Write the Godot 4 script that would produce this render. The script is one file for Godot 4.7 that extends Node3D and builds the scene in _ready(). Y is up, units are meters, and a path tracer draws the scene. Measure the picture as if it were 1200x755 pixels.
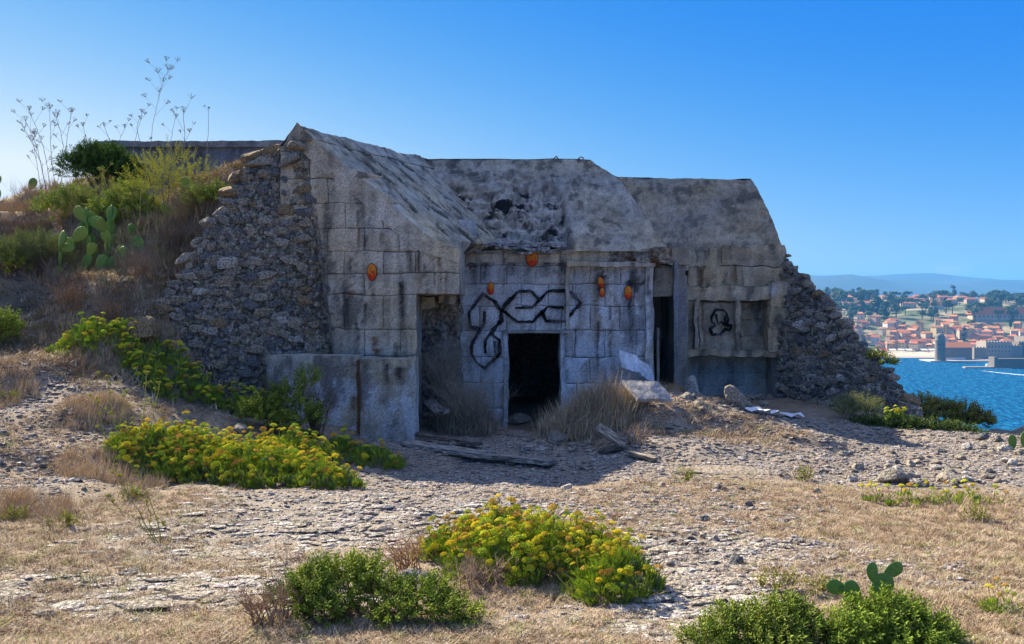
extends Node3D
# Coastal bunker above a bay. Distances in metres; the camera stands at the origin (eye height about 1.9 m), looking along -Z.
# at(px, py, d) turns a bearing measured on the photograph plus a real distance d into a point of the place.
const F := 1100.0
const ROOF := 2.95
var rng := RandomNumberGenerator.new()
var n_low := FastNoiseLite.new()
var n_mid := FastNoiseLite.new()
var n_hi := FastNoiseLite.new()
var n_stain := FastNoiseLite.new()
var n_wash := FastNoiseLite.new()
var used := {}
var M := {}
var stone80 := []
var stone20 := []
var grid_h := PackedFloat32Array()
const GX0 := -20.0
const GX1 := 22.0
const GD0 := 1.0
const GD1 := 34.0
const GS := 0.25
var gnx := 0
var gnd := 0

class MB:
	var v := PackedVector3Array()
	var c := PackedColorArray()
	var i := PackedInt32Array()
	func tri(a: Vector3, b: Vector3, d: Vector3, col: Color) -> void:
		var k := v.size()
		v.append(a); v.append(b); v.append(d)
		c.append(col); c.append(col); c.append(col)
		i.append(k); i.append(k + 1); i.append(k + 2)
	func quad(bl: Vector3, br: Vector3, tr: Vector3, tl: Vector3, col: Color) -> void:
		tri(bl, tl, tr, col); tri(bl, tr, br, col)
	func tube(a: Vector3, b: Vector3, ra: float, rb: float, col: Color, sides := 3) -> void:
		var ax := (b - a)
		if ax.length() < 1e-5:
			return
		ax = ax.normalized()
		var s := ax.cross(Vector3(0.31, 0.2, 0.93)).normalized()
		var t := ax.cross(s)
		var k := v.size()
		for q in sides:
			var an := TAU * q / sides
			var dd := s * cos(an) + t * sin(an)
			v.append(a + dd * ra); v.append(b + dd * rb); c.append(col); c.append(col)
		for q in sides:
			var q2 := (q + 1) % sides
			i.append_array([k + 2 * q, k + 2 * q2, k + 2 * q2 + 1, k + 2 * q, k + 2 * q2 + 1, k + 2 * q + 1])
	func leaf(base: Vector3, dir: Vector3, side: Vector3, ln: float, wd: float, col: Color) -> void:
		var mid := base + dir * ln * 0.5 
		var fold := dir.cross(side).normalized() * wd * 0.25
		tri(base, mid - side * wd * 0.5 + fold, base + dir * ln, col)
		tri(base, base + dir * ln, mid + side * wd * 0.5 + fold, col)
	func mesh() -> ArrayMesh:
		var n := PackedVector3Array()
		n.resize(v.size())
		var k := 0
		while k < i.size():
			var a := v[i[k]]
			var f := (v[i[k + 2]] - a).cross(v[i[k + 1]] - a)
			n[i[k]] += f; n[i[k + 1]] += f; n[i[k + 2]] += f
			k += 3
		for q in n.size():
			n[q] = n[q].normalized()
		var arr := []
		arr.resize(Mesh.ARRAY_MAX)
		arr[Mesh.ARRAY_VERTEX] = v; arr[Mesh.ARRAY_NORMAL] = n; arr[Mesh.ARRAY_INDEX] = i
		if c.size() == v.size():
			arr[Mesh.ARRAY_COLOR] = c
		var m := ArrayMesh.new()
		m.add_surface_from_arrays(Mesh.PRIMITIVE_TRIANGLES, arr)
		return m

func at(px: float, py: float, d: float) -> Vector3:
	return Vector3((px - 600.0) * d / F, (350.0 - py) * d / F, -d)

func rr(a: float, b: float) -> float:
	return rng.randf_range(a, b)

func ss(a: float, b: float, x: float) -> float:
	return smoothstep(a, b, x)

# ---------- scene graph ----------
func numbered(called: String) -> String:
	var n: int = used.get(called, 0)
	used[called] = n + 1
	return called if n == 0 else "%s_%03d" % [called, n]

func thing(called: String, label: String, category: String, where := Vector3.ZERO, group := "") -> Node3D:
	var o := Node3D.new()
	o.name = numbered(called)
	add_child(o)
	o.position = where
	tag(o, label, category, group)
	return o

func tag(o: Node3D, label: String, category: String, group := "", kind := "") -> void:
	if label: o.set_meta("label", label)
	if category: o.set_meta("category", category)
	if group: o.set_meta("group", group)
	if kind: o.set_meta("kind", kind)

func part(called: String, mesh: Mesh, mat: Material, parent: Node, where := Vector3.ZERO) -> MeshInstance3D:
	var o := MeshInstance3D.new()
	o.name = numbered(called) if parent == self else called
	o.mesh = mesh
	o.material_override = mat
	parent.add_child(o, true)
	o.position = where
	return o

func many(called: String, mesh: Mesh, mat: Material, parent: Node, xf: Array, cols: Array) -> MultiMeshInstance3D:
	var mm := MultiMesh.new()
	mm.transform_format = MultiMesh.TRANSFORM_3D
	mm.use_colors = true
	mm.mesh = mesh
	mm.instance_count = xf.size()
	for k in xf.size():
		mm.set_instance_transform(k, xf[k])
		mm.set_instance_color(k, cols[k])
	var o := MultiMeshInstance3D.new()
	o.name = numbered(called) if parent == self else called
	o.multimesh = mm
	o.material_override = mat
	parent.add_child(o, true)
	o.set_meta("kind", "stuff")
	return o

# ---------- noise, materials ----------
func set_noise(n: FastNoiseLite, s: int, freq: float, oct: int) -> void:
	n.seed = s
	n.noise_type = FastNoiseLite.TYPE_SIMPLEX_SMOOTH
	n.frequency = freq
	n.fractal_type = FastNoiseLite.FRACTAL_FBM
	n.fractal_octaves = oct

func noise_tex(s: int, freq: float, oct: int, lo: Color, mid: Color, hi: Color, size := 512, p0 := 0.3, p1 := 0.5, p2 := 0.72) -> NoiseTexture2D:
	var n := FastNoiseLite.new()
	set_noise(n, s, freq, oct)
	n.fractal_gain = 0.62
	var t := NoiseTexture2D.new()
	t.width = size; t.height = size
	t.seamless = true
	t.noise = n
	var g := Gradient.new()
	g.offsets = PackedFloat32Array([p0, p1, p2])
	g.colors = PackedColorArray([lo, mid, hi])
	t.color_ramp = g
	return t

func grey(x: float) -> Color:
	return Color(x, x, x)

func mat(col: Color, rough := 0.95, vc := true) -> StandardMaterial3D:
	var m := StandardMaterial3D.new()
	m.albedo_color = col
	m.roughness = rough
	m.metallic_specular = 0.25
	m.vertex_color_use_as_albedo = vc
	m.cull_mode = BaseMaterial3D.CULL_DISABLED
	return m

func textured(m: StandardMaterial3D, tex: Texture2D, bump: Texture2D, scale: float, cm: float, world := true) -> StandardMaterial3D:
	m.albedo_texture = tex
	m.uv1_triplanar = true
	m.uv1_world_triplanar = world
	m.uv1_scale = Vector3.ONE * scale
	if bump:
		m.heightmap_enabled = true
		m.heightmap_texture = bump
		m.heightmap_scale = cm
	return m

func lin(r: float, g: float, b: float) -> Color:
	return Color(r, g, b).linear_to_srgb()

func make_materials() -> void:
	set_noise(n_low, 11, 0.55, 3)
	set_noise(n_mid, 12, 2.6, 3)
	set_noise(n_hi, 13, 11.0, 3)
	set_noise(n_stain, 14, 0.9, 5)
	set_noise(n_wash, 15, 1.6, 4)
	var t_speck := noise_tex(1, 0.06, 5, grey(0.78), grey(0.94), grey(1.0))
	var t_speck2 := noise_tex(2, 0.02, 6, grey(0.55), grey(0.85), grey(1.0))
	var t_bump := noise_tex(3, 0.02, 7, grey(0.0), grey(0.5), grey(1.0))
	var t_fine := noise_tex(8, 0.07, 5, grey(0.0), grey(0.5), grey(1.0), 1024)
	var t_soil := noise_tex(4, 0.05, 6, grey(0.6), grey(0.88), grey(1.0), 1024)
	M.concrete = textured(mat(Color.WHITE), t_speck, t_fine, 0.7, 0.45)
	M.mortar = textured(mat(Color.WHITE), t_speck2, t_bump, 1.0, 3.0)
	M.soil = textured(mat(Color.WHITE), t_soil, t_fine, 0.8, 1.2)
	M.stones = []
	for c in [lin(0.38, 0.335, 0.275), lin(0.44, 0.36, 0.265), lin(0.22, 0.215, 0.21), lin(0.50, 0.435, 0.345), lin(0.38, 0.275, 0.16), lin(0.28, 0.25, 0.21), lin(0.62, 0.57, 0.5)]:
		M.stones.append(textured(mat(c, 0.95, false), t_speck2, t_bump, 2.2, 2.0))
	M.tint_stone = textured(mat(Color.WHITE), t_speck2, t_bump, 2.2, 1.5)
	M.tint_pale = textured(mat(lin(0.50, 0.42, 0.33), 0.95, false), t_speck2, t_fine, 1.5, 0.8)
	M.leaf = mat(Color.WHITE, 0.8)
	M.leaf.metallic_specular = 0.12
	M.leaf.backlight_enabled = true
	M.leaf.backlight = lin(0.2, 0.24, 0.03)
	M.dry = mat(Color.WHITE, 0.9)
	M.dry.backlight_enabled = true
	M.dry.backlight = lin(0.10, 0.08, 0.04)
	M.twig = mat(Color.WHITE, 0.95)
	M.pad = textured(mat(Color.WHITE, 0.55), t_speck, t_bump, 3.0, 0.4)
	var t_wood := noise_tex(6, 0.02, 5, grey(0.45), grey(0.8), grey(1.0))
	M.wood = textured(mat(Color.WHITE, 0.9), t_wood, t_bump, 2.0, 1.0)
	M.wood.uv1_scale = Vector3(0.5, 5.0, 5.0)
	M.wood.uv1_world_triplanar = false
	M.paint = textured(mat(Color.WHITE, 0.85), t_speck2, t_bump, 1.7, 1.0)
	M.enamel = mat(Color.WHITE, 0.7)
	M.far = mat(Color.WHITE, 0.95)
	M.metal = mat(lin(0.10, 0.06, 0.04), 0.8, false)

# ---------- rough surfaces ----------
func wob(p: Vector3, k := 1.0) -> Vector3:
	var a := Vector3(n_low.get_noise_3dv(p * 1.6), n_low.get_noise_3dv(p * 1.6 + Vector3(31, 7, 3)), n_low.get_noise_3dv(p * 1.6 + Vector3(5, 43, 19)))
	var b := Vector3(n_mid.get_noise_3dv(p), n_mid.get_noise_3dv(p + Vector3(31, 7, 3)), n_mid.get_noise_3dv(p + Vector3(5, 43, 19)))
	return (a * 0.035 + b * 0.022) * k

func ccol(p: Vector3, base: Color, dark: float, white := 0.0) -> Color:
	var a := n_low.get_noise_3dv(p * 1.3)
	var b := n_mid.get_noise_3dv(p)
	var c := n_hi.get_noise_3dv(p)
	var t := maxf(0.3, 1.0 + 0.26 * a + 0.2 * b + 0.3 * c + 0.22 * n_hi.get_noise_1d(floorf(p.y / 0.14) * 3.7) + 0.5 * n_mid.get_noise_3dv(p * Vector3(2.2, 0.2, 2.2)))
	var wc := n_stain.get_noise_3dv(p * 0.7 + Vector3(40, 0, 9)) * 0.28   # browner and greyer patches
	var col := Color(base.r * t * (1.0 + wc * 0.5), base.g * t, base.b * t * (1.0 - wc))
	if white > 0.0:
		col = col.lerp(Color(0.68, 0.69, 0.72), clampf(ss(-0.22, 0.16, n_wash.get_noise_3dv(p * Vector3(1.6, 0.7, 1.6)) + 0.3 * c) * white, 0, 1))
	if dark > 0.0:
		col = col.lerp(Color(0.05, 0.049, 0.05), clampf(ss(0.2, 0.36, n_stain.get_noise_3dv(p * Vector3(2.2, 0.6, 2.2)) + 0.25 * c + 0.2 * b) * dark, 0, 1))
	return col

var rim := 0.0   # width of an extra row of vertices along the edges of a patch
func cuts(n: int, ln: float) -> PackedFloat32Array:
	var o := PackedFloat32Array([0.0])
	if rim > 0.0:
		o.append(minf(0.2, rim / ln))
	for k in range(1, n):
		var t := float(k) / n
		if rim == 0.0 or (t > 1.5 * rim / ln and t < 1.0 - 1.5 * rim / ln):
			o.append(t)
	if rim > 0.0:
		o.append(maxf(0.8, 1.0 - rim / ln))
	o.append(1.0)
	return o

# a surface patch seen from outside: bottom-left, bottom-right, top-right, top-left
func patch(mb: MB, bl: Vector3, br: Vector3, tr: Vector3, tl: Vector3, res: float, disp: Callable, colf: Callable, k := 1.0) -> void:
	var nu := maxi(1, int(ceil(maxf((br - bl).length(), (tr - tl).length()) / res)))
	var nv := maxi(1, int(ceil(maxf((tl - bl).length(), (tr - br).length()) / res)))
	var nrm := (br - bl + tr - tl).cross(tl - bl + tr - br).normalized()
	var k0 := mb.v.size()
	var us := cuts(nu, maxf((br - bl).length(), (tr - tl).length()))
	var vs := cuts(nv, maxf((tl - bl).length(), (tr - br).length()))
	nu = us.size() - 1
	nv = vs.size() - 1
	for vv in vs:
		for uu in us:
			var p := bl.lerp(br, uu).lerp(tl.lerp(tr, uu), vv)
			var q := p + wob(p, k) + nrm * (n_hi.get_noise_3dv(p) * 0.012 * k)
			if disp != none:
				q += nrm * float(disp.call(uu, vv, p))
			mb.v.append(q)
			mb.c.append(colf.call(p))
	for j in nv:
		for i in nu:
			var a := k0 + j * (nu + 1) + i
			var b := a + nu + 1
			mb.i.append_array([a, b, b + 1, a, b + 1, a + 1])

func rough_box(x0: float, x1: float, y0: float, y1: float, d0: float, d1: float, res: float, colf: Callable, k := 1.0, chip := 0.0) -> ArrayMesh:
	var mb := MB.new()
	var z0 := -d0
	var z1 := -d1
	var P := func(x, y, z): return Vector3(x, y, z)
	patch(mb, P.call(x0, y0, z0), P.call(x1, y0, z0), P.call(x1, y1, z0), P.call(x0, y1, z0), res, none, colf, k)
	patch(mb, P.call(x1, y0, z0), P.call(x1, y0, z1), P.call(x1, y1, z1), P.call(x1, y1, z0), res, none, colf, k)
	patch(mb, P.call(x0, y0, z1), P.call(x0, y0, z0), P.call(x0, y1, z0), P.call(x0, y1, z1), res, none, colf, k)
	patch(mb, P.call(x0, y1, z0), P.call(x1, y1, z0), P.call(x1, y1, z1), P.call(x0, y1, z1), res, none, colf, k)
	patch(mb, P.call(x0, y0, z1), P.call(x1, y0, z1), P.call(x1, y0, z0), P.call(x0, y0, z0), res, none, colf, k)
	patch(mb, P.call(x1, y0, z1), P.call(x0, y0, z1), P.call(x0, y1, z1), P.call(x1, y1, z1), res * 3.0, none, colf, k)
	return mb.mesh()

# ---------- stones ----------
func ico(level: int) -> Array:
	var t := (1.0 + sqrt(5.0)) / 2.0
	var v := [Vector3(-1, t, 0), Vector3(1, t, 0), Vector3(-1, -t, 0), Vector3(1, -t, 0), Vector3(0, -1, t), Vector3(0, 1, t), Vector3(0, -1, -t), Vector3(0, 1, -t), Vector3(t, 0, -1), Vector3(t, 0, 1), Vector3(-t, 0, -1), Vector3(-t, 0, 1)]
	for k in v.size():
		v[k] = v[k].normalized()
	var f := [[0, 11, 5], [0, 5, 1], [0, 1, 7], [0, 7, 10], [0, 10, 11], [1, 5, 9], [5, 11, 4], [11, 10, 2], [10, 7, 6], [7, 1, 8], [3, 9, 4], [3, 4, 2], [3, 2, 6], [3, 6, 8], [3, 8, 9], [4, 9, 5], [2, 4, 11], [6, 2, 10], [8, 6, 7], [9, 8, 1]]
	for l in level:
		var cache := {}
		var nf := []
		for tri in f:
			var m := []
			for e in 3:
				var a: int = tri[e]
				var b: int = tri[(e + 1) % 3]
				var key := mini(a, b) * 100000 + maxi(a, b)
				if not cache.has(key):
					cache[key] = v.size()
					v.append(((v[a] + v[b]) * 0.5).normalized())
				m.append(cache[key])
			nf.append_array([[tri[0], m[0], m[2]], [tri[1], m[1], m[0]], [tri[2], m[2], m[1]], [m[0], m[1], m[2]]])
		f = nf
	return [v, f]

func cut_stone(level: int, planes: int, squash := Vector3.ONE, flat := false) -> ArrayMesh:
	var g := ico(level)
	var pl := []
	for k in planes:
		var n := Vector3(rr(-1, 1), rr(-1, 1), rr(-1, 1)).normalized()
		pl.append([n, rr(0.5, 0.8)])
	if flat:
		pl.append([Vector3(rr(-0.15, 0.15), rr(-0.15, 0.15), 1).normalized(), rr(0.35, 0.5)])
		pl.append([Vector3(rr(-0.1, 0.1), 1, 0).normalized(), rr(0.45, 0.65)])
		pl.append([Vector3(rr(-0.1, 0.1), -1, 0).normalized(), rr(0.45, 0.65)])
	var pts := []
	for d in g[0]:
		var r := 1.05
		for q in pl:
			var c: float = q[0].dot(d)
			if c > 0.05:
				r = minf(r, q[1] / c)
		pts.append(d * r * rr(0.98, 1.02) * squash)
	var mb := MB.new()
	for t in g[1]:
		mb.tri(pts[t[0]], pts[t[2]], pts[t[1]], Color.WHITE)
	return mb.mesh()

# ---------- terrain ----------
func base_h(d: float) -> float:
	return -1.85 - 0.035 * clampf(d, 0.0, 22.0)

func build_grid() -> void:
	# bearings and distances of the ground at known spots
	var c := [[625, 505, 18.0], [560, 500, 17.6], [690, 492, 17.8], [763, 452, 17.8], [800, 462, 20.0], [860, 466, 21.0], [900, 468, 20.0], [640, 515, 16.0], [560, 520, 15.5],
		[487, 516, 15.3], [430, 520, 14.9], [755, 470, 14.6], [800, 462, 15.2], [850, 470, 15.4], [900, 486, 15.0], [940, 505, 14.4], [1010, 523, 15.3], [880, 520, 13.4], [740, 512, 13.2], [820, 515, 13.2], [960, 478, 18.6], [1000, 484, 18.0], [985, 500, 16.6], [965, 514, 15.2], [1045, 520, 15.6], [1000, 542, 13.4], [955, 532, 13.3], [1060, 500, 17.0], [930, 490, 16.6], [960, 492, 17.2],
		[900, 545, 12.3], [780, 545, 12.0], [700, 535, 13.0], [620, 560, 12.0], [500, 562, 12.0], [400, 565, 11.7],
		[1190, 512, 17.0], [1140, 505, 17.5], [1085, 490, 17.8], [1190, 560, 12.2], [1100, 560, 12.2], [1000, 560, 12.0],
		[1190, 640, 7.8], [900, 640, 7.8], [600, 640, 7.9], [300, 640, 7.8], [600, 755, 5.4], [1200, 755, 5.3], [0, 755, 5.2],
		[0, 650, 6.9], [50, 560, 9.8], [40, 510, 11.0], [40, 480, 12.0], [60, 420, 14.0], [20, 380, 15.6], [20, 345, 17.0], [0, 420, 13.8], [-60, 480, 11.6], [-80, 420, 13.6], [120, 600, 8.7], [110, 520, 11.0], [100, 470, 12.3],
		[100, 325, 16.4], [130, 390, 14.8], [130, 445, 13.5], [200, 478, 13.7], [240, 485, 14.0], [300, 495, 14.5], [250, 525, 12.6], [300, 565, 11.3], [180, 570, 10.6], [350, 525, 13.2],
		[0, 300, 16.8], [0, 250, 19.6], [120, 240, 18.8], [230, 208, 18.0], [290, 195, 18.0], [60, 222, 21.0], [-80, 300, 17.2], [-80, 250, 20.5], [140, 208, 20.6], [60, 280, 17.2], [150, 322, 15.8], [180, 268, 17.2],
		[-150, 230, 22.0], [50, 235, 24.0], [200, 230, 24.0], [0, 240, 26.0], [200, 260, 27.0], [320, 480, 15.6], [400, 495, 15.6]]
	var pts := []
	for q in c:
		var p := at(q[0], q[1], q[2])
		pts.append(Vector3(p.x, -p.z, p.y - base_h(-p.z)))
	for q in [[-8.0, 2.0, 0.1], [8.0, 2.0, 0.0], [0.0, 2.0, 0.0], [14.0, 6.0, -0.1], [16.0, 12.0, -0.2], [12.0, 17.0, -0.3], [-12.0, 6.0, 0.9], [-14.0, 11.0, 2.0], [0.0, 23.0, 0.0], [5.0, 25.0, -0.2], [-16.0, 17.0, 4.2], [3.5, 22.0, 0.3]]:
		pts.append(Vector3(q[0], q[1], q[2]))
	gnx = int((GX1 - GX0) / GS) + 1
	gnd = int((GD1 - GD0) / GS) + 1
	grid_h.resize(gnx * gnd)
	for j in gnd:
		var d := GD0 + j * GS
		for i in gnx:
			var x := GX0 + i * GS
			var sw := 0.0
			var sh := 0.0
			for p in pts:
				var dx: float = p.x - x
				var dd: float = p.y - d
				var w := dx * dx + dd * dd + 0.12
				w = 1.0 / (w * w)
				sw += w
				sh += w * p.z
			grid_h[j * gnx + i] = sh / sw

func edge_d(x: float) -> float:
	return lerpf(31.0, 18.0, ss(5.0, 8.8, x)) + 0.8 * n_low.get_noise_1d(x * 1.7)

func hgt(x: float, d: float) -> float:
	var fx := clampf((x - GX0) / GS, 0.0, gnx - 1.01)
	var fd := clampf((d - GD0) / GS, 0.0, gnd - 1.01)
	var i := int(fx)
	var j := int(fd)
	fx -= i; fd -= j
	var a := lerpf(grid_h[j * gnx + i], grid_h[j * gnx + i + 1], fx)
	var b := lerpf(grid_h[(j + 1) * gnx + i], grid_h[(j + 1) * gnx + i + 1], fx)
	var h := base_h(d) + lerpf(a, b, fd)
	h += 0.045 * n_mid.get_noise_2d(x * 0.3, d * 0.3) + 0.016 * n_mid.get_noise_2d(x * 1.2, d * 1.2)
	var e := maxf(maxf(d - edge_d(x), x - 24.0), maxf(-x - 30.0, -d - 25.0))
	if e > 0.0:
		h -= e * (0.35 + 0.85 * ss(0.0, 3.0, e))
	return maxf(h, -66.0)

func G(px: float, py: float) -> Vector3:
	var d := 4.0
	while d < 30.0:
		var p := at(px, py, d)
		if p.y <= hgt(p.x, d):
			return Vector3(p.x, hgt(p.x, d), -d)
		d += 0.03
	return at(px, py, 18.0)

func on_ground(x: float, z: float) -> Vector3:
	return Vector3(x, hgt(x, -z), z)

# ---------- scene ----------
func sky_picture(sun: Vector3) -> ImageTexture:
	# clear Mediterranean sky: pale towards the horizon and towards the sun, deep blue away from it; a few thin cloud wisps
	var w := 1024
	var h := 512
	var im := Image.create(w, h, false, Image.FORMAT_RGBF)
	var wisps := FastNoiseLite.new()
	set_noise(wisps, 77, 0.9, 4)
	for j in h:
		var el := PI * 0.5 - PI * (j + 0.5) / h
		for i in w:
			var az := TAU * (i + 0.5) / w
			var dir := Vector3(sin(az) * cos(el), sin(el), -cos(az) * cos(el))
			var e := maxf(el, 0.0)
			var g := rad_to_deg(dir.angle_to(sun)) / 38.0
			var t := clampf(exp(-e / 0.13) * (0.6 + 4.0 * exp(-g * g)) + 0.6 * exp(-g * g * 9.0), 0.0, 1.0)
			var up := ss(0.3, 0.9, e)
			var c := Color(lerpf(0.0, 0.42, up), lerpf(0.15, 0.53, up), lerpf(0.78, 0.86, up))
			c = Color(lerpf(c.r, 0.86, pow(t, 1.65)), lerpf(c.g, 0.91, t), lerpf(c.b, 0.94, t))
			var cl := wisps.get_noise_3d(dir.x * 14.0, dir.y * 60.0, dir.z * 14.0)
			c = c.lerp(Color(0.85, 0.86, 0.9), ss(0.3, 0.6, cl) * 0.35 * ss(0.012, 0.03, e) * ss(0.075, 0.045, e))
			im.set_pixel(i, j, Color(c.r / 3.2, c.g / 3.2, c.b / 3.2))
	return ImageTexture.create_from_image(im)

func _ready() -> void:
	rng.seed = 20240611
	# camera
	var cam := Camera3D.new()
	cam.name = "camera"
	cam.projection = Camera3D.PROJECTION_FRUSTUM
	cam.near = 0.1
	cam.far = 60000.0
	cam.size = 2.0 * 0.1 * 377.5 / F
	cam.frustum_offset = Vector2(0.0, -0.1 * 27.5 / F)
	add_child(cam)
	cam.current = true
	# sun: behind the bunker, to the left
	var sun_to := Vector3(-cos(deg_to_rad(SUN_EL)) * sin(deg_to_rad(SUN_AZ)), sin(deg_to_rad(SUN_EL)), -cos(deg_to_rad(SUN_EL)) * cos(deg_to_rad(SUN_AZ)))
	var env := Environment.new()
	env.background_mode = Environment.BG_SKY
	var sm := PanoramaSkyMaterial.new()
	sm.panorama = sky_picture(sun_to)
	var sky := Sky.new()
	sky.sky_material = sm
	env.sky = sky
	env.tonemap_mode = Environment.TONE_MAPPER_LINEAR
	env.tonemap_exposure = 3.5
	env.sdfgi_enabled = true
	env.ssao_enabled = true
	env.ssil_enabled = true
	env.fog_enabled = true
	env.fog_density = 0.00014
	env.fog_light_color = lin(0.12, 0.46, 1.0)
	var we := WorldEnvironment.new()
	we.name = "environment"
	we.environment = env
	add_child(we)
	var sun := DirectionalLight3D.new()
	sun.name = "sun"
	sun.light_color = Color(1.0, 0.95, 0.86)
	sun.light_energy = 1.45
	sun.light_angular_distance = 0.53
	sun.shadow_enabled = true
	add_child(sun)
	sun.look_at_from_position(Vector3.ZERO, -sun_to)
	# large structure
	make_materials()
	build_grid()
	zone_list()
	for k in 14:
		stone80.append(cut_stone(2, rng.randi_range(6, 10), Vector3.ONE, true))
	stone20.append(cut_stone(1, 9))
	var ground := build_ground()
	build_far()
	build_bunker()
	build_rubble()
	build_walls()
	# objects
	build_debris()
	lay_slabs(ground)
	scatter_rocks()
	make_sprigs()
	build_plants()
	# small details
	scatter_gravel()
	scatter_grass()

const SUN_EL := 36.0
const SUN_AZ := 41.0

# ---------- ground, gravel, slabs ----------
var zones := {}

func zone_list() -> void:
	# patches of bedrock, gravel and dry grass: bearing of the centre, half width and half depth in metres
	var src := {
		"slate": [[250, 640, 1.0, 0.9], [400, 605, 1.3, 1.2], [140, 695, 1.0, 0.45], [330, 690, 0.9, 0.5], [520, 610, 1.0, 0.9], [820, 730, 0.5, 0.6], [840, 690, 0.5, 0.5], [820, 640, 0.8, 0.6]],
		"gravel": [[50, 560, 0.55, 1.6], [50, 520, 0.6, 2.0], [55, 470, 0.45, 1.8], [50, 420, 0.4, 1.5], [30, 370, 0.4, 1.5], [1060, 520, 2.8, 2.2], [960, 500, 2.2, 1.8], [1100, 545, 2.8, 1.4], [840, 490, 1.9, 1.6], [780, 530, 1.6, 1.2], [930, 540, 2.2, 1.2], [700, 545, 1.6, 1.2], [600, 520, 2.0, 2.0], [540, 560, 2.0, 1.0], [620, 590, 2.2, 0.8], [900, 660, 1.4, 0.8], [780, 600, 1.2, 0.9]],
		"straw": [[80, 640, 1.6, 1.2], [150, 735, 2.2, 0.7], [1000, 620, 3.0, 1.3], [1120, 690, 1.6, 1.4], [900, 580, 2.5, 0.7], [180, 600, 0.8, 0.9], [125, 500, 0.35, 1.6], [-10, 540, 0.6, 2.0], [120, 430, 0.4, 1.0], [0, 440, 0.5, 1.2], [90, 400, 1.0, 1.2], [120, 320, 2.0, 2.6], [30, 260, 2.5, 3.0], [880, 745, 1.2, 0.5], [440, 745, 1.4, 0.35], [560, 690, 0.8, 0.4], [860, 510, 0.9, 0.8], [1020, 740, 1.4, 0.6], [230, 250, 1.2, 2.0], [720, 480, 1.0, 1.0]],
	}
	for k in src:
		zones[k] = []
		for q in src[k]:
			var p := G(q[0], q[1])
			zones[k].append([p.x, -p.z, q[2], q[3]])

func zone(kind: String, x: float, d: float) -> float:
	var best := 0.0
	for q in zones[kind]:
		var dx: float = (x - q[0]) / q[2]
		var dd: float = (d - q[1]) / q[3]
		var r := dx * dx + dd * dd
		if r < 2.2:
			best = maxf(best, 1.25 - 0.6 * r)
	if best <= 0.0:
		return 0.0
	return clampf(best + 0.9 * n_mid.get_noise_2d(x * 0.45 + 9.0, d * 0.6) , 0.0, 1.0)

func soil_col(x: float, d: float) -> Color:
	var a := n_mid.get_noise_2d(x * 0.7, d * 0.7)
	var b := n_hi.get_noise_2d(x, d)
	var c := Color(0.40, 0.315, 0.225)
	c = c.lerp(Color(0.42, 0.36, 0.295), zone("gravel", x, d) * 0.85)
	c = c.lerp(Color(0.42, 0.31, 0.21), zone("straw", x, d) * 0.8)
	c = c.lerp(Color(0.45, 0.39, 0.315), ss(0.3, 0.8, zone("slate", x, d)))
	var t := 0.98 + 0.3 * a + 0.35 * b
	return Color(c.r * t, c.g * t, c.b * t)

func axis(lo: float, a: float, b: float, hi: float, step: float) -> PackedFloat32Array:
	var left := []
	var x := a
	var s := step
	while x > lo:
		s *= 1.35
		x -= s
		left.push_front(x)
	var out := PackedFloat32Array(left)
	x = a
	while x < b:
		out.append(x)
		x += step
	s = step
	while x < hi:
		out.append(x)
		s *= 1.35
		x += s
	out.append(x)
	return out

func gy(x: float, d: float) -> float:   # height of the ground sheet with its small unevenness
	var h := hgt(x, d)
	if d > 4.0 and d < 21.0 and x > -11.5 and x < 13.5:
		h += zone("slate", x, d) * 0.02 * n_mid.get_noise_2d(x * 0.6, d * 1.6) + 0.012 * n_hi.get_noise_2d(x * 0.5, d * 0.5)
	return h

func build_ground() -> Node3D:
	var xs := axis(-150.0, -11.0, 13.0, 150.0, 0.075)
	var ds := axis(-90.0, 4.6, 20.5, 150.0, 0.075)
	var mb := MB.new()
	for d in ds:
		for x in xs:
			var h := gy(x, d)
			mb.v.append(Vector3(x, h, -d))
			mb.c.append(soil_col(x, d))
	var w := xs.size()
	for j in ds.size() - 1:
		for i in w - 1:
			var a := j * w + i
			var b := a + w
			mb.i.append_array([a, b, b + 1, a, b + 1, a + 1])
	var o := part("ground", mb.mesh(), M.soil, self)
	o.set_meta("kind", "structure")
	o.set_meta("label", "dusty tan ground with gravel and bare bedrock on the headland")
	return o

func lay_slabs(ground: Node3D) -> void:
	var flat := []
	for k in 10:
		flat.append(cut_stone(1, 11, Vector3(1.0, 0.14, 0.55)))
	var mats := [M.stones[3], M.stones[6], M.stones[6], M.stones[0], M.stones[3]]
	var n := 0
	var tries := 0
	while n < 290 and tries < 9000:
		tries += 1
		var q: Array = zones.slate[rng.randi() % zones.slate.size()]
		var x: float = q[0] + rr(-1.2, 1.2) * q[2]
		var d: float = q[1] + rr(-1.2, 1.2) * q[3]
		if zone("slate", x, d) < 0.35 or d < 5.2:
			continue
		var s := rr(0.06, 0.17) * (1.4 if rng.randf() < 0.2 else 0.9)
		var o := part("slab", flat[rng.randi() % 10], mats[rng.randi() % 5], ground)
		o.position = Vector3(x, gy(x, d) + s * 0.05, -d)
		o.rotation = Vector3(rr(-0.06, 0.06), rr(-0.5, 0.5), rr(-0.06, 0.06))
		o.scale = Vector3.ONE * s
		n += 1

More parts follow.
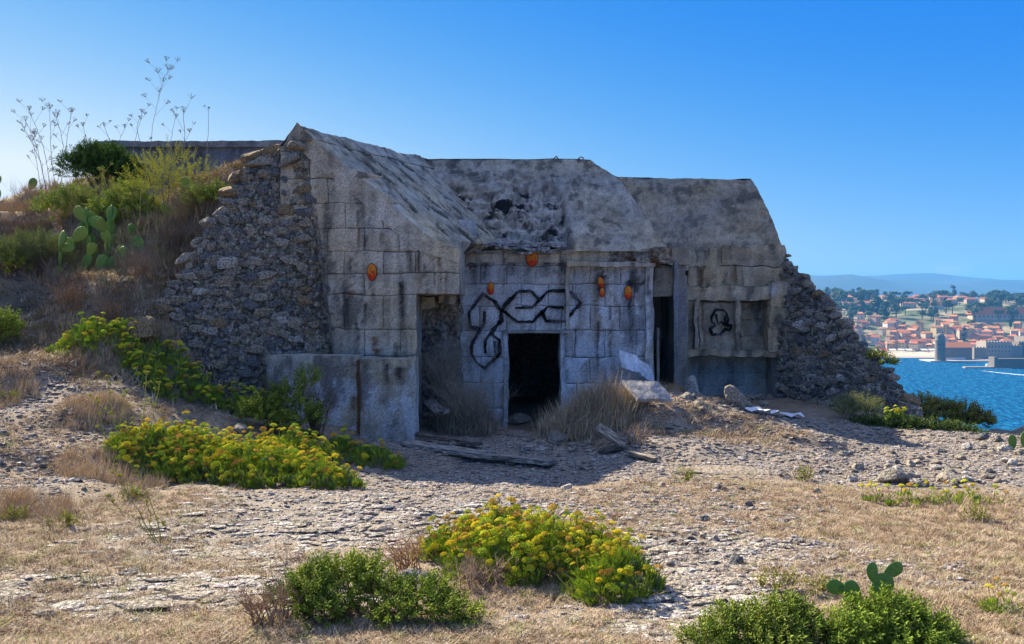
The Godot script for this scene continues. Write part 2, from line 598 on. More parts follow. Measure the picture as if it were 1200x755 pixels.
func scatter_gravel() -> void:
	# thin flakes of schist lying on the bedrock
	var fx := []
	var fc := []
	for k in 3200:
		var q: Array = zones.slate[rng.randi() % zones.slate.size()]
		var x: float = q[0] + rr(-1.3, 1.3) * q[2]
		var d: float = q[1] + rr(-1.3, 1.3) * q[3]
		if d < 5.0 or rng.randf() > zone("slate", x, d):
			continue
		var s := 0.018 + 0.07 * pow(rng.randf(), 3.0)
		fx.append(Transform3D(Basis.from_euler(Vector3(rr(-0.1, 0.1), rr(-0.6, 0.6), rr(-0.1, 0.1))).scaled(Vector3(s * rr(1.0, 1.9), s * rr(0.05, 0.13) + 0.003, s * rr(0.6, 1.0))), Vector3(x, gy(x, d) + 0.001, -d)))
		var b := rr(0.45, 0.78)
		fc.append(Color(b, b * rr(0.88, 0.96), b * rr(0.74, 0.92)))
	tag(many("schist_flakes", cut_stone(1, 10), M.tint_stone, self, fx, fc), "thin pale schist flakes lying on the bare bedrock", "stone flakes")
	var sets := [[], [], []]
	var cols := [[], [], []]
	for k in 150000:
		var d := 4.8 + 12.5 * pow(rng.randf(), 1.25)
		var x := rr(-0.8, 0.8) * d
		var g := zone("gravel", x, d)
		var sl := zone("slate", x, d)
		var st := zone("straw", x, d)
		if rng.randf() > 0.2 + 0.75 * g + 0.2 * sl - 0.25 * st:
			continue
		if x > 9.0 and d > 18.0:
			continue
		var s := 0.007 + 0.024 * pow(rng.randf(), 4.0) * (1.6 if g > 0.5 else 1.0) + 0.0012 * d * rng.randf()
		var t := Transform3D(Basis.from_euler(Vector3(rr(-0.4, 0.4), rr(0, TAU), rr(-0.4, 0.4))).scaled(Vector3(s * rr(0.9, 1.7), s * rr(0.3, 0.6), s)), Vector3(x, gy(x, d) + s * 0.05, -d))
		var v := rng.randi() % 3
		sets[v].append(t)
		var b := rr(0.27, 0.58)
		var warm := rr(0.72, 0.95)
		cols[v].append(Color(b, b * lerpf(0.95, warm, 0.7), b * warm * 0.93))
	for v in 3:
		var o := many("gravel", cut_stone(0, 7), M.tint_stone, self, sets[v], cols[v])
		tag(o, ["grey angular gravel strewn over the ground", "pale stone chips strewn over the ground", "small brown pebbles strewn over the ground"][v], "gravel")

func rock(px: float, py: float, size: float, mk: int, label: String, group := "", sq := Vector3(1.0, 0.6, 0.8)) -> void:
	var p := G(px, py)
	var o := thing("rock", label, "rock", p, group)
	var m := part("body", cut_stone(2, 13, sq), M.stones[mk], o, Vector3(0, size * 0.2, 0))
	m.scale = Vector3.ONE * size
	m.rotation = Vector3(rr(-0.2, 0.2), rr(0, TAU), rr(-0.2, 0.2))
	# a rock is one piece: keep it as a single object
	o.remove_child(m)
	remove_child(o)
	m.name = o.name
	for k in o.get_meta_list():
		m.set_meta(k, o.get_meta(k))
	add_child(m)
	m.position += p
	o.free()

func scatter_rocks() -> void:
	rock(1043, 566, 0.22, 0, "large grey rough boulder among stones at the right of the gravel")
	rock(1118, 567, 0.2, 3, "pale grey flat-topped boulder lying on the gravel slope")
	rock(1153, 515, 0.17, 2, "dark blocky stone at the foot of the low shrubs")
	rock(1166, 518, 0.16, 3, "pale stone beside the dark blocky stone")
	rock(862, 476, 0.34, 0, "grey boulder at the foot of the right-hand block", "", Vector3(0.8, 0.8, 0.8))
	rock(811, 462, 0.26, 6, "pale upright stone leaning by the dark passage post", "", Vector3(0.7, 1.1, 0.7))
	rock(862, 660, 0.09, 2, "dark fist-sized stone on bare gravel")
	rock(490, 684, 0.13, 2, "dark charcoal stone between the green shrub and the yellow bush", "", Vector3(1.4, 0.6, 0.8))
	rock(605, 496, 0.3, 3, "pale rubble chunk on the sill of the doorway", "", Vector3(1.2, 0.5, 0.8))
	rock(655, 518, 0.25, 0, "grey flat rubble block in front of the doorway", "", Vector3(1.3, 0.5, 0.9))
	rock(664, 574, 0.09, 6, "small pinkish white stone alone on grey gravel")
	rock(282, 506, 0.16, 3, "whitish stone beside the yellow flowering mat by the low wall")
	rock(505, 478, 0.3, 6, "pale concrete lump in the corner behind the low wall", "", Vector3(1.0, 0.6, 0.7))
	rock(164, 396, 0.38, 4, "brown lichened boulder at the foot of the stone wall", "", Vector3(1.3, 0.7, 0.8))
	for k in 46:
		rock(rr(985, 1198), rr(526, 572) , rr(0.05, 0.13), [0, 3, 0, 6, 2][rng.randi() % 5], "small angular grey stone on the gravel slope above the bay", "loose stones on the gravel slope")
	for k in 22:
		rock(rr(700, 960), rr(560, 690), rr(0.03, 0.07), [0, 2, 3][rng.randi() % 3], "fist-sized grey stone in the dry open ground", "loose stones in the dry open ground")
	for k in 26:
		rock(rr(0, 110), rr(400, 570), rr(0.035, 0.08), [0, 3, 2][rng.randi() % 3], "small grey stone on the steep gravel path", "loose stones on the steep path")
	for k in 18:
		rock(rr(505, 680), rr(512, 545), rr(0.05, 0.11), [0, 2, 3][rng.randi() % 3], "broken rubble stone in the shade before the doorway", "rubble stones before the doorway")
	for k in 16:
		rock(rr(800, 925), rr(464, 482), rr(0.06, 0.16), [0, 5, 3][rng.randi() % 3], "rubble stone along the foot of the right-hand block", "rubble stones under the right-hand block")

# ---------- bunker ----------
var none: Callable = no_relief

func no_relief(_u: float, _v: float, _p: Vector3) -> float:
	return 0.0
var streaks := []

func streak_col(p: Vector3, c: Color) -> Color:
	# rust runs and black water stains: x, top y, length, half width, kind (0 rust, 1 black, 2 white)
	for s in streaks:
		var dx: float = p.x - s[0] + 0.03 * n_mid.get_noise_2d(p.y * 2.0, s[0])
		var dy: float = s[1] - p.y
		if dy > -0.02 and dy < s[2] and absf(dx) < s[3]:
			var k: float = (1.0 - absf(dx) / s[3]) * (1.0 - 0.6 * dy / s[2]) * (0.75 + 0.8 * n_hi.get_noise_3dv(p))
			c = c.lerp([Color(0.17, 0.07, 0.02), Color(0.02, 0.02, 0.02), Color(0.6, 0.62, 0.68)][s[4]], clampf(k * 1.6, 0.0, 0.92))
	return c

func add_streak(px: float, py: float, d: float, len_px: float, w_px: float, kind: int) -> void:
	var p := at(px, py, d)
	streaks.append([p.x, p.y, len_px * d / F, w_px * d / F, kind])

# concrete blocks laid in courses on a front wall at distance d; each block is a piece of its own
func block_wall(parent: Node3D, called: String, d: float, xs: Array, ys: Array, top: Callable, holes: Array, colf: Callable, res := 0.05) -> Node3D:
	var back := MB.new()
	var x0: float = xs[0]
	var x1: float = xs[-1]
	var joint := func(p: Vector3) -> Color: return ccol(p, Color(0.10, 0.092, 0.085), 0.6)
	for k in 24:
		var a := lerpf(x0, x1, k / 24.0)
		var b := lerpf(x0, x1, (k + 1) / 24.0)
		var spans := [[ys[0], 99.0]]
		for h in holes:
			if b > h[0] + 0.005 and a < h[1] - 0.005:
				spans = [[h[3], 99.0]]
		for s in spans:
			var ta: float = minf(top.call(a), s[1])
			var tb: float = minf(top.call(b), s[1])
			if ta > s[0] and tb > s[0]:
				patch(back, Vector3(a, s[0], -d - 0.02), Vector3(b, s[0], -d - 0.02), Vector3(b, tb, -d - 0.02), Vector3(a, ta, -d - 0.02), 0.12, none, joint, 1.0)
	var w := part(called, back.mesh(), M.concrete, parent)
	for j in ys.size() - 1:
		var off := 0.0 if j % 2 == 0 else 0.5
		for i in range(-1, xs.size() - 1):
			var a: float = xs[maxi(i, 0)]
			var b: float = xs[i + 1]
			if i >= 0 and i + 2 < xs.size():
				a = lerpf(xs[i], xs[i + 1], off) if i > 0 or off == 0.0 else xs[0]
				b = lerpf(xs[i + 1], xs[i + 2], off)
			elif i + 2 >= xs.size():
				a = lerpf(xs[i], xs[i + 1], off)
				b = xs[i + 1]
			elif i < 0:
				if off == 0.0:
					continue
				a = xs[0]
				b = lerpf(xs[0], xs[1], off)
				continue
			a = clampf(a + rr(0.0, 0.006), x0, x1)
			b = clampf(b - 0.002, x0, x1)
			var y0: float = ys[j] + rr(0.0, 0.006)
			var y1: float = ys[j + 1] - 0.002
			var rects := [[a, b, y0, y1]]
			for h in holes:
				var nr := []
				for r in rects:
					if r[1] <= h[0] or r[0] >= h[1] or r[3] <= h[2] or r[2] >= h[3]:
						nr.append(r)
						continue
					if r[0] < h[0]: nr.append([r[0], h[0], r[2], r[3]])
					if r[1] > h[1]: nr.append([h[1], r[1], r[2], r[3]])
					if r[3] > h[3]: nr.append([maxf(r[0], h[0]), minf(r[1], h[1]), h[3], r[3]])
				rects = nr
			for r in rects:
				if r[1] - r[0] < 0.05 or r[3] - r[2] < 0.05:
					continue
				var ta: float = minf(r[3], top.call(r[0]))
				var tb: float = minf(r[3], top.call(r[1]))
				if maxf(ta, tb) < r[2] + 0.06:
					continue
				ta = maxf(ta, r[2] + 0.01)
				tb = maxf(tb, r[2] + 0.01)
				rim = 0.01
				var mb := MB.new()
				var lift := rr(0.0, 0.012)
				var dep: float = [0.012, 0.02, 0.03, 0.03][rng.randi() % 4]
				var shade := rr(0.9, 1.1)
				var wide: float = r[1] - r[0]
				var tall: float = r[3] - r[2]
				var bev := func(u: float, v: float, _p: Vector3) -> float:
					var e := minf(minf(u, 1.0 - u) * wide, minf(v, 1.0 - v) * tall)
					return lift - dep * (1.0 - ss(0.0, 0.009, e))
				var cf := func(p: Vector3) -> Color:
					var c: Color = colf.call(p)
					return Color(c.r * shade, c.g * shade, c.b * shade)
				patch(mb, Vector3(r[0], r[2], -d), Vector3(r[1], r[2], -d), Vector3(r[1], tb, -d), Vector3(r[0], ta, -d), res, bev, cf, 1.0)
				rim = 0.0
				part("block", mb.mesh(), M.concrete, w)
	return w

func steps(a: float, b: float, n: int, jit := 0.0) -> Array:
	var o := []
	for k in n + 1:
		o.append(lerpf(a, b, float(k) / n) + (rr(-jit, jit) if k > 0 and k < n else 0.0))
	return o

func build_bunker() -> void:
	var bk := thing("bunker", "ruined grey concrete bunker with sloping roofs and a dark doorway", "bunker")
	var tan_c := Color(0.52, 0.435, 0.32)
	var grey_c := Color(0.45, 0.39, 0.31)
	var brown_c := Color(0.50, 0.41, 0.295)
	var tanf := func(p: Vector3) -> Color: return streak_col(p, ccol(p, tan_c, 0.7))
	var greyf := func(p: Vector3) -> Color: return ccol(p, grey_c, 0.8)
	var slopef := func(p: Vector3) -> Color:
		var c := ccol(p, Color(0.45, 0.385, 0.295), 0.6)
		var s := n_stain.get_noise_3dv(Vector3(p.x * 1.0 + p.z * 0.5, p.y * 0.5, p.z * 2.4) * 1.5)
		return c.lerp(Color(0.035, 0.034, 0.033), ss(0.16, 0.34, s + 0.2 * n_hi.get_noise_3dv(p)) * 0.85)
	var brownf := func(p: Vector3) -> Color: return streak_col(p, ccol(p, brown_c, 0.7))
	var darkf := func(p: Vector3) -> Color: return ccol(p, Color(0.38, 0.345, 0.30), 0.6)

	# --- left wing: gable wall of blocks at 16 m ---
	for q in [[419, 268, 34, 3, 0], [411, 300, 26, 2.5, 1], [447, 275, 10, 3, 1], [480, 295, 28, 4, 1], [491, 302, 34, 3, 0], [491, 295, 25, 2, 1], [509, 295, 40, 2, 1], [515, 300, 42, 2.5, 0], [522, 320, 26, 2, 0], [436, 328, 50, 3, 1], [413, 340, 10, 4, 0], [438, 395, 16, 7, 0], [418, 380, 40, 3, 1], [408, 352, 28, 3, 1], [441, 410, 8, 8, 0], [470, 330, 60, 6, 1], [428, 355, 24, 5, 1]]:
		add_streak(q[0], q[1], 16.0, q[2], q[3], q[4])
	var gtop := func(x: float) -> float:
		if x < -3.66:
			return lerpf(2.6, ROOF, clampf((x + 3.95) / 0.29, 0, 1))
		if x < -1.38:
			return lerpf(ROOF, 1.03, (x + 3.66) / 2.28)
		return lerpf(1.03, 0.83, (x + 1.38) / 0.48)
	var gx := [-3.95, -3.45, -2.85, -2.2, -1.64, -0.9]
	var gy := [-2.5, -1.95, -1.4, -0.97, -0.52, 0.07, 0.42, 0.8, 1.2, 1.62, 2.05, 2.5, 2.96]
	var gable := block_wall(bk, "gable_wall", 16.0, gx, gy, gtop, [[-1.64, -0.88, -9.0, 0.07]], tanf)
	gable.set_meta("label", "block-jointed gable wall with rust streaks")
	# slope of the left wing, running back from the gable to the middle roof
	var A := Vector3(-3.66, ROOF, -16.0)
	var B := Vector3(-1.84, ROOF, -19.8)
	var rdir := (B - A).normalized()
	var E := Vector3(-1.38, 1.03, -16.0)
	var pit := func(_u: float, _v: float, p: Vector3) -> float:
		return -0.03 * ss(0.2, 0.3, n_stain.get_noise_3dv(Vector3(p.x + p.z * 0.5, p.y * 0.5, p.z * 2.4) * 1.5))
	var mb := MB.new()
	patch(mb, E, E + rdir * 3.2, B + rdir * 0.6, A, 0.045, pit, slopef, 0.6)
	patch(mb, Vector3(-0.9, 0.83, -16.0), Vector3(-0.9, 0.83, -18.2), E + rdir * 2.4, E, 0.05, none, slopef)
	part("roof_slope", mb.mesh(), M.concrete, bk)
	# plain verge cast along the top of the gable
	var verge := MB.new()
	var vf := func(p: Vector3) -> Color: return ccol(p, Color(0.54, 0.455, 0.345), 0.3)
	var vd := Vector3(-0.2, -0.26, 0.02)
	patch(verge, A + vd + Vector3(0.1, -0.05, 0), E + vd * 0.9, E + Vector3(0, 0.0, 0.012), A + Vector3(0.1, -0.08, 0.012), 0.045, none, vf, 0.7)
	patch(verge, E + Vector3(0, 0.0, 0.012), E + rdir * 0.4, A + rdir * 0.4, A + Vector3(0.1, -0.08, 0.012), 0.06, none, vf, 0.7)
	patch(verge, E + vd * 0.9, Vector3(-0.9, 0.60, -15.98), Vector3(-0.89, 0.83, -15.985), E + Vector3(0, 0.0, 0.012), 0.045, none, vf, 0.7)
	part("verge", verge.mesh(), M.concrete, bk)
	# lift joint band under the ridge: an uneven cap course
	var cap := MB.new()
	var off := Vector3(0.5, 0.6, 0.3).normalized() * 0.016
	patch(cap, A.lerp(E, 0.13) + off, B.lerp(E + rdir * 4.2, 0.13) + off, B + rdir * 0.1 + off, A + off, 0.05, pit, slopef)
	patch(cap, A.lerp(E, 0.13) - off * 2.0, B.lerp(E + rdir * 4.2, 0.13) - off * 2.0, B.lerp(E + rdir * 4.2, 0.13) + off, A.lerp(E, 0.13) + off, 0.05, none, darkf)
	patch(cap, A + off * 0.0 + Vector3(-0.25, -0.4, 0.02), A.lerp(E, 0.13) + Vector3(0, -0.02, 0.03), A.lerp(E, 0.13) + off + Vector3(0, 0, 0.03), A + off + Vector3(0, 0.02, 0.03), 0.05, none, slopef)
	part("ridge_cap", cap.mesh(), M.concrete, bk)
	# right cheek, underside and recess of the left wing
	mb = MB.new()
	patch(mb, Vector3(-0.9, 0.07, -16.0), Vector3(-0.9, 0.07, -18.1), Vector3(-0.9, 0.83, -18.1), Vector3(-0.9, 0.83, -16.0), 0.06, none, greyf)
	patch(mb, Vector3(-1.64, 0.07, -17.2), Vector3(-0.9, 0.07, -17.2), Vector3(-0.9, 0.07, -16.0), Vector3(-1.64, 0.07, -16.0), 0.06, none, tanf)
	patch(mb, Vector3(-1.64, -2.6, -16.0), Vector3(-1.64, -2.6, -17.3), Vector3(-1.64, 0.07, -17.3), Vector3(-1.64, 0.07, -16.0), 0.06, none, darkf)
	part("wing_cheek", mb.mesh(), M.concrete, bk)
	mb = MB.new()
	var rough := func(_u: float, _v: float, p: Vector3) -> float: return 0.08 * n_mid.get_noise_3dv(p * 0.9) + 0.05 * n_hi.get_noise_3dv(p * 0.6)
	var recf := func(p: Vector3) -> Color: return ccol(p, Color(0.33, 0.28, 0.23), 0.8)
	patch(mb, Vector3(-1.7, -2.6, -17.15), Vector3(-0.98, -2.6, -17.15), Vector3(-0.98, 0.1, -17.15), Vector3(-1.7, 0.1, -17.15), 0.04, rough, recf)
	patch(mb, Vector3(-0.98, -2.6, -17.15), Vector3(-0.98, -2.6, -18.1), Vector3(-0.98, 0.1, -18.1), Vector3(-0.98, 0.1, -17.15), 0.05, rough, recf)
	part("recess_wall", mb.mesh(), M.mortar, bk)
	for q in [[-1.62, -1.36, -0.16, 0.05], [-1.28, -1.02, -0.1, 0.05]]:
		part("corbel", rough_box(q[0], q[1], q[2], q[3], 16.75, 17.2, 0.06, tanf, 1.4), M.concrete, bk)

	# --- middle block: front wall of blocks at 18.05 m with the doorway ---
	streaks.clear()
	for q in [[568, 300, 30, 8, 1], [555, 295, 40, 6, 1], [600, 296, 26, 10, 1], [640, 300, 24, 8, 1], [700, 380, 60, 3, 1], [716, 360, 60, 2, 1], [740, 350, 60, 3, 1], [705, 325, 20, 10, 1], [738, 330, 12, 8, 1], [690, 340, 60, 3, 2], [672, 300, 50, 2, 1], [725, 400, 30, 6, 2], [575, 420, 40, 6, 2], [580, 400, 30, 3, 1], [676, 390, 40, 4, 2]]:
		add_streak(q[0], q[1], 18.05, q[2], q[3], q[4])
	var whitef := func(p: Vector3) -> Color:
		var low := ss(0.55, -0.6, p.y + 0.35 * n_mid.get_noise_3dv(p * 0.6))   # whitewash survives below the weathered top band, with a ragged edge
		return streak_col(p, ccol(p, Color(0.44, 0.41, 0.375), 0.9 - 0.4 * low, 0.2 + 1.05 * low))
	var door := [-0.10, 0.95, -9.0, -0.62]
	var mtop := func(_x: float) -> float: return 0.93
	var mx := [-1.25, -0.62, -0.10, 0.45, 0.95, 1.5, 2.08, 2.68]
	var my := [-2.7, -2.1, -1.62, -1.12, -0.62, -0.14, 0.28, 0.64, 0.94]
	var mid := block_wall(bk, "middle_wall", 18.05, mx, my, mtop, [door], whitef)
	mid.set_meta("label", "whitewashed, graffiti-painted front wall")
	# right half of the front wall stands a little proud under the eave
	var pier := func(p: Vector3) -> Color: return whitef.call(p)
	part("corner_post", rough_box(2.56, 2.70, -2.4, 0.66, 17.93, 19.4, 0.06, pier), M.concrete, bk)
	part("joint_strip", rough_box(1.03, 1.10, -0.6, 0.66, 17.97, 18.2, 0.05, greyf), M.concrete, bk)
	part("cornice", rough_box(1.05, 2.72, 0.60, 0.70, 17.9, 18.2, 0.05, greyf), M.concrete, bk)
	# door jambs, lintel
	part("door_jamb", rough_box(-0.16, -0.08, -2.7, -0.62, 17.98, 18.6, 0.06, whitef), M.concrete, bk)
	part("door_jamb", rough_box(0.93, 1.02, -2.7, -0.62, 17.98, 18.6, 0.06, whitef), M.concrete, bk)
	part("lintel", rough_box(-0.2, 1.12, -0.665, -0.615, 17.95, 18.5, 0.06, darkf, 0.5), M.concrete, bk)
	# room behind the doorway
	var room := func(p: Vector3) -> Color:
		return ccol(p, Color(0.33, 0.30, 0.27), 0.6).lerp(Color(0.5, 0.47, 0.44), ss(0.15, 0.25, n_wash.get_noise_3dv(p * 0.9)) * 0.8)
	mb = MB.new()
	patch(mb, Vector3(-1.2, -2.8, -24.5), Vector3(2.6, -2.8, -24.5), Vector3(2.6, 0.9, -24.5), Vector3(-1.2, 0.9, -24.5), 0.1, none, room)
	patch(mb, Vector3(-1.2, -2.8, -18.1), Vector3(-1.2, -2.8, -24.6), Vector3(-1.2, 0.9, -24.6), Vector3(-1.2, 0.9, -18.1), 0.15, none, room)
	patch(mb, Vector3(2.6, -2.8, -24.6), Vector3(2.6, -2.8, -18.1), Vector3(2.6, 0.9, -18.1), Vector3(2.6, 0.9, -24.6), 0.15, none, room)
	patch(mb, Vector3(-1.2, 0.8, -24.6), Vector3(2.6, 0.8, -24.6), Vector3(2.6, 0.8, -18.1), Vector3(-1.2, 0.8, -18.1), 0.2, none, room)
	patch(mb, Vector3(-1.2, -2.72, -18.3), Vector3(2.6, -2.72, -18.3), Vector3(2.6, -2.72, -24.6), Vector3(-1.2, -2.72, -24.6), 0.2, none, room)
	part("inner_room", mb.mesh(), M.mortar, bk)
	# spalled front slope of the middle block
	var C1 := at(690, 187, 19.85)
	var C2 := at(728, 212, 19.35)
	var C3 := at(785, 294, 17.85)
	var EL := Vector3(-1.2, 0.88, -18.0)
	var ym := C2.y
	var tm := (ROOF - ym) / (ROOF - EL.y)
	var BL := Vector3(-2.2, ROOF, -19.8)
	var ELL := Vector3(-2.2, 0.88, -18.0)
	var BM := BL.lerp(ELL, tm)
	var worn := func(p: Vector3) -> float:
		# the spalled field: between the valley and a clean right edge, above the ledge
		var fx := ss(-1.55, -1.15, p.x + 0.25 * n_mid.get_noise_3dv(p * 0.7)) * (1.0 - ss(0.92, 1.0, p.x - 0.18 * (2.2 - p.y) + 0.1 * n_mid.get_noise_3dv(p)))
		var fy := ss(0.86, 1.0, p.y) * (1.0 - ss(2.15, 2.55, p.y + 0.35 * n_mid.get_noise_3dv(p * 0.6)))
		return fx * fy
	var spall := func(_u: float, _v: float, p: Vector3) -> float:
		var w: float = worn.call(p)
		var layers := snappedf(p.y + 0.14 * n_mid.get_noise_3dv(p * Vector3(0.5, 0.2, 0.5)), 0.19) - p.y - 0.14 * n_mid.get_noise_3dv(p * Vector3(0.5, 0.2, 0.5))
		return -w * (0.16 + 0.20 * ss(2.1, 1.0, p.y) + 0.16 * n_mid.get_noise_3dv(p * Vector3(0.7, 0.5, 0.7)) + 0.12 * n_hi.get_noise_3dv(p * Vector3(0.35, 0.9, 0.35)) - 0.5 * layers) - 0.012 * ss(0.2, 0.3, n_stain.get_noise_3dv(p * 1.7))
	var spallf := func(p: Vector3) -> Color:
		var w: float = worn.call(p)
		var c := ccol(p, Color(0.44, 0.37, 0.285), 0.7)
		var r := ccol(p, Color(0.44, 0.36, 0.28), 0.6)
		var k := n_mid.get_noise_3dv(p * Vector3(0.8, 1.6, 0.8)) + 0.5 * n_hi.get_noise_3dv(p)
		r = r.lerp(Color(0.66, 0.58, 0.49), ss(0.12, 0.4, k)).lerp(Color(0.03, 0.03, 0.035), ss(-0.12, -0.35, k))
		return c.lerp(r, w)
	mb = MB.new()
	patch(mb, BM, C2, C1, BL, 0.045, spall, spallf, 0.5)
	patch(mb, ELL, C3, C2, BM, 0.04, spall, spallf, 0.5)
	part("roof_slope", mb.mesh(), M.concrete, bk).set_meta("label", "spalled roof slope with exposed rubble layers")
	# hip on the right and its crumbling rusty eave
	var C1b := Vector3(C1.x + 0.1, ROOF, -25.0)
	var C2b := Vector3(C2.x + 0.2, C2.y, -25.0)
	var C3b := Vector3(C3.x + 0.3, C3.y, -25.0)
	mb = MB.new()
	patch(mb, C2, C2b, C1b, C1, 0.08, pit, slopef)
	patch(mb, C3, C3b, C2b, C2, 0.06, pit, slopef)
	part("roof_hip", mb.mesh(), M.concrete, bk)
	var eavef := func(p: Vector3) -> Color:
		return ccol(p, Color(0.36, 0.31, 0.25), 0.35).lerp(Color(0.16, 0.075, 0.03), ss(0.05, 0.3, n_mid.get_noise_3dv(p * 1.2)) * ss(0.86, 0.72, p.y))
	var crumble := func(_u: float, _v: float, p: Vector3) -> float: return 0.10 * n_mid.get_noise_3dv(p * 0.8) + 0.05 * n_hi.get_noise_3dv(p * 0.5)
	mb = MB.new()
	patch(mb, Vector3(1.85, 0.70, -17.98), Vector3(3.05, 0.64, -17.86), C3 + Vector3(0.02, 0.06, 0.05), Vector3(1.85, 0.92, -17.97), 0.04, crumble, eavef)
	patch(mb, Vector3(1.85, 0.72, -18.6), Vector3(3.0, 0.66, -19.5), Vector3(3.05, 0.64, -17.86), Vector3(1.85, 0.70, -17.98), 0.05, crumble, eavef)
	patch(mb, Vector3(3.05, 0.64, -17.86), Vector3(3.2, 0.66, -25.0), C3b, C3 + Vector3(0.02, 0.06, 0.05), 0.1, crumble, eavef)
	part("crumbling_eave", mb.mesh(), M.mortar, bk)
	mb = MB.new()
	patch(mb, Vector3(-1.2, 0.70, -18.02), Vector3(1.9, 0.70, -18.0), Vector3(1.9, 0.93, -17.96), Vector3(-1.2, 0.90, -18.02), 0.05, none, greyf)
	part("eave_band", mb.mesh(), M.concrete, bk)
	# thin slabs left along the ledge of the spalled field
	var palef := func(p: Vector3) -> Color: return ccol(p, Color(0.5, 0.47, 0.43), 0.35)
	for q in [[-0.78, 0.1, 1.02, 0.06, 0.03], [-0.3, 0.75, 0.96, 0.05, -0.05], [0.05, 0.9, 0.90, 0.05, 0.08], [-1.1, -0.6, 0.92, 0.06, 0.02], [0.35, 1.05, 1.02, 0.05, -0.03]]:
		var s := part("broken_slab", rough_box(-(q[1] - q[0]) * 0.5, (q[1] - q[0]) * 0.5, 0.0, q[3], -0.28, 0.1, 0.05, palef, 1.6), M.mortar, bk, Vector3((q[0] + q[1]) * 0.5, q[2], -18.1))
		s.rotation = Vector3(0.12, q[4] * 2.0, q[4])
	var smooth_c := func(p: Vector3) -> Color: return ccol(p, Color(0.36, 0.345, 0.32), 0.3)
	var sl := part("smooth_patch", rough_box(-0.28, 0.28, -0.24, 0.22, 0.0, 0.3, 0.07, smooth_c, 0.6), M.concrete, bk, at(541, 268, 17.75))
	sl.rotation = Vector3(-0.6, 0.1, 0.05)
	# flat roof behind the ridges, side and back walls
	mb = MB.new()
	patch(mb, Vector3(-1.9, ROOF - 0.01, -19.75), Vector3(1.66, ROOF - 0.01, -19.85), Vector3(1.8, ROOF - 0.01, -25.0), Vector3(-1.9, ROOF - 0.01, -25.0), 0.3, none, greyf)
	patch(mb, Vector3(-3.95, 2.6, -16.0), A, B + rdir * 1.0, Vector3(-5.5, ROOF, -21.5), 0.2, none, greyf)
	patch(mb, Vector3(-5.5, ROOF, -21.0), Vector3(-1.8, ROOF, -19.7), Vector3(-1.8, ROOF, -25.0), Vector3(-5.5, ROOF, -25.0), 0.4, none, greyf)
	patch(mb, Vector3(-5.5, -2.6, -21.4), Vector3(-3.95, -2.6, -16.0), Vector3(-3.95, 2.6, -16.0), Vector3(-5.5, ROOF, -21.4), 0.2, none, greyf)
	patch(mb, Vector3(-5.5, -2.6, -25.0), Vector3(-5.5, -2.6, -21.4), Vector3(-5.5, ROOF, -21.4), Vector3(-5.5, ROOF, -25.0), 0.4, none, greyf)
	patch(mb, Vector3(6.2, -2.8, -26.5), Vector3(-5.5, -2.6, -25.0), Vector3(-5.5, ROOF, -25.0), Vector3(6.2, ROOF, -26.5), 0.5, none, greyf)
	part("flat_roof", mb.mesh(), M.concrete, bk)

	# --- passage between the blocks ---
	mb = MB.new()
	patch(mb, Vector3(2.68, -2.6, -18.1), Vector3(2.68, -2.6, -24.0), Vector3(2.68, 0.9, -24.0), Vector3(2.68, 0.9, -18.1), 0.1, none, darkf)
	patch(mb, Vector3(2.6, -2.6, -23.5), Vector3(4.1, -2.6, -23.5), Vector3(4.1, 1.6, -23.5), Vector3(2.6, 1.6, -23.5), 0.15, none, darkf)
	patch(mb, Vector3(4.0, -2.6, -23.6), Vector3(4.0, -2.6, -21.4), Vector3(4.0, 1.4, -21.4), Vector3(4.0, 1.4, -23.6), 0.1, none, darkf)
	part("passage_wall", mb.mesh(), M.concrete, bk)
	part("passage_lintel", rough_box(2.72, 3.62, 0.05, 0.95, 19.9, 20.4, 0.08, greyf), M.concrete, bk)
	part("passage_roof", rough_box(2.6, 3.72, 0.71, 1.06, 19.75, 23.6, 0.15, greyf), M.concrete, bk)
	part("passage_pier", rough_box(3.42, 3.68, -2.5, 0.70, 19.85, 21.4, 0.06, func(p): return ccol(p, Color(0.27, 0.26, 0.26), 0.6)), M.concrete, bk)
	part("passage_post", rough_box(3.38, 3.47, -2.4, 0.75, 19.55, 19.7, 0.07, func(p): return ccol(p, Color(0.30, 0.30, 0.32), 0.4), 0.6), M.concrete, bk)
	part("passage_post", rough_box(3.74, 3.80, -2.4, 0.5, 20.3, 20.4, 0.07, func(p): return ccol(p, Color(0.45, 0.42, 0.38), 0.2), 0.5), M.concrete, bk)
	part("passage_post", rough_box(2.98, 3.03, -2.3, -0.6, 19.3, 19.4, 0.07, darkf, 0.5), M.concrete, bk)

	# --- right block at 21.3 m ---
	streaks.clear()
	for q in [[820, 318, 40, 3, 0], [861, 312, 22, 4, 0], [925, 330, 90, 3, 0], [922, 350, 60, 2, 1], [823, 352, 60, 2, 0], [850, 320, 30, 2, 1], [910, 385, 30, 4, 1], [900, 335, 14, 5, 2]]:
		add_streak(q[0], q[1], 21.2, q[2], q[3], q[4])
	var D1 := at(722, 208, 22.8)
	var D2 := at(880, 210, 22.8)
	var D3 := at(901, 246, 22.1)
	var D4 := at(917, 292, 21.3)
	var DL := at(722, 292, 21.3)
	var DM := D1.lerp(DL, (ROOF - D3.y) / (ROOF - DL.y))
	mb = MB.new()
	patch(mb, DM, D3, D2, D1, 0.055, pit, func(p): return ccol(p, Color(0.39, 0.31, 0.22), 0.6))
	patch(mb, DL, D4, D3, DM, 0.055, pit, func(p): return ccol(p, Color(0.39, 0.31, 0.22), 0.6))
	part("roof_slope", mb.mesh(), M.concrete, bk)
	mb = MB.new()
	var back3 := Vector3(0.1, 0, -3.8)
